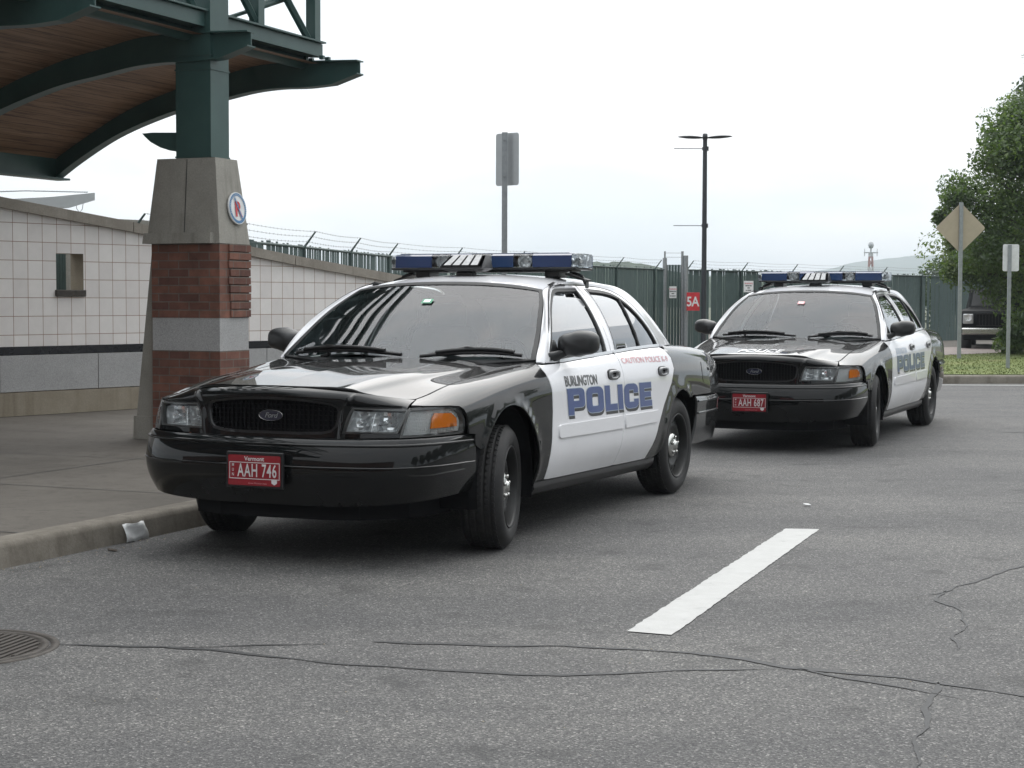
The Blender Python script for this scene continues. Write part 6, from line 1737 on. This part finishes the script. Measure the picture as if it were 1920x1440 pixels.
m = MB(); m.lathe([(0, 11.6), (.35, 11.4), (.5, 10.9), (.35, 10.4), (0, 10.3)], 14, axis='Z'); m.tube([(0, 0, 9.4), (0, 0, 10.5)], .15, 6); m.box((0, 0, 9.6), (2.4, .6, .18)); m.tube([(-1.1, 0, 9.0), (-1.1, 0, 10.3)], .06, 4); m.tube([(1.1, 0, 9.0), (1.1, 0, 10.3)], .06, 4); m.build('mast_head', 'sign_back', mt)
# ---- dark pickup behind the tree
M['truck_black'] = simple('truck_black', (.008, .009, .010), .6, spec=.05)
def pickup():
    e = empty('pickup_truck', (12.75, 44.6, 0), (0, 0, R(-107))); tag(e, 'black pickup truck facing the road, half hidden by the big tree', 'pickup truck')
    # local: x forward, y left
    m = MB(); prof = [(-3.6, .45), (-3.6, 1.05), (-1.6, 1.10), (-1.35, 1.12), (-.95, 1.62), (.2, 1.64), (.75, 1.16), (1.0, 1.12), (1.75, 1.08), (1.88, 1.0), (1.92, .62), (1.90, .48)]
    n = len(prof); V = [(x, y * (1 if z < 1.13 else .86), z) for y in (-.92, .92) for x, z in prof]
    m.add(V, [tuple(range(n)), tuple(reversed(range(n, 2 * n)))] + [(i, (i + 1) % n, n + (i + 1) % n, n + i) for i in range(n)]); b = m.build('body', 'truck_black', e)
    bv = b.modifiers.new('bev', 'BEVEL'); bv.width = .05; bv.segments = 3
    m = MB(); m.box((1.93, 0, .86), (.03, 1.05, .30), bev=.01); g = m.build('grille', 'matt_black', e)
    m = MB(); 
    for i in range(-6, 7): m.box((1.95, i * .078, .86), (.012, .012, .28))
    m.box((1.95, 0, 1.005), (.02, 1.08, .02)); m.box((1.95, 0, .715), (.02, 1.08, .02)); m.build('grille_bars', 'trim_black', g)
    for sy in (1, -1):
        m = MB(); m.box((1.90, .74 * sy, .88), (.05, .26, .25), bev=.02); h = m.build('headlight', 'headlamp_face', e)
        m = MB(); m.lathe([(0, 0), (.07, .01), (.09, .03)], 16, axis='X', c=(1.926, .74 * sy, .91)); m.build('lamp_bowl', 'reflector', h)
    m = MB(); m.box((1.96, 0, .57), (.12, 1.80, .17), bev=.03); bp = m.build('bumper', 'chrome', e)
    m = MB(); m.box((1.95, 0, .42), (.08, 1.7, .14), bev=.02); m.build('air_dam', 'matt_black', bp)
    pl_ = MB(); pl_.box((2.03, .35, .56), (.006, .30, .15), bev=.002); p_ = pl_.build('license_plate', 'plate_green', e)
    V, F_ = text_mesh('FNM 519', .07, .002, 0, .85, 1, 'CENTER'); m = MB(); m.add([(2.034, .35 + x, .535 + y) for x, y, _ in V], F_); m.build('plate_lettering', 'sign_white', p_, recalc=False)
    m = MB(); m.add([(.72, -.72, 1.185), (.72, .72, 1.185), (.27, .66, 1.60), (.27, -.66, 1.60)], [(0, 1, 2, 3)]); m.build('windshield', 'side_glass_dark', e, recalc=False)
    for x in (1.15, -2.4):
        for sy in (1, -1):
            w = bpy.data.objects.new('wheel', None); link(w, e); w.location = (x, .80 * sy, .37)
            m = MB(); m.lathe([(.22, -.12), (.33, -.12), (.37, -.09), (.37, .09), (.33, .12), (.22, .12)], 30); m.build('tyre', 'tyre_rubber', w)
            m = MB(); m.lathe([(0, .06 * sy), (.1, .07 * sy), (.2, .04 * sy), (.225, .1 * sy)], 20); m.build('rim', 'chrome', w)
M['headlamp_face'] = simple('headlamp_face', (.55, .56, .57), .15, metal=.3)
pickup()

# ---- unseen building added behind the viewer to darken reflections in paint and glass
tb = empty('reflection_building', (-18.5, -13.1, 0), (0, 0, TH - math.pi / 2)); tag(tb, 'long brown brick building added out of view to darken the car reflections', 'building')
m = MB(); m.box((0, 0, 2.6), (44, 6, 5.2)); m.build('walls', 'brick', tb)
m = MB(); m.box((0, 0, 5.35), (44.6, 6.8, .3)); m.build('roof', 'coping_concrete', tb)
for i in range(-9, 10):
    m = MB(); m.box((i * 2.2, 3.02, 1.7), (1.5, .06, 2.2)); m.build('window', 'side_glass_dark', tb)

# ---- the air: far hills fade to pale blue
def haze():
    m = MB(); m.box((0, 0, 44), (8000, 8000, 92.4))
    t = NT('air'); t.n.remove(t.b); v = t.node('ShaderNodeVolumePrincipled'); v.inputs['Color'].default_value = (.86, .94, 1, 1); v.inputs['Density'].default_value = HAZE_D; v.inputs['Anisotropy'].default_value = .2
    t.link(v.outputs[0], t.out.inputs['Volume']); M['air'] = t.m
    o = m.build('haze', 'air'); tag(o, 'thin pale blue air over the distant hills', 'haze', kind='stuff')
HAZE_D = .00042
haze()
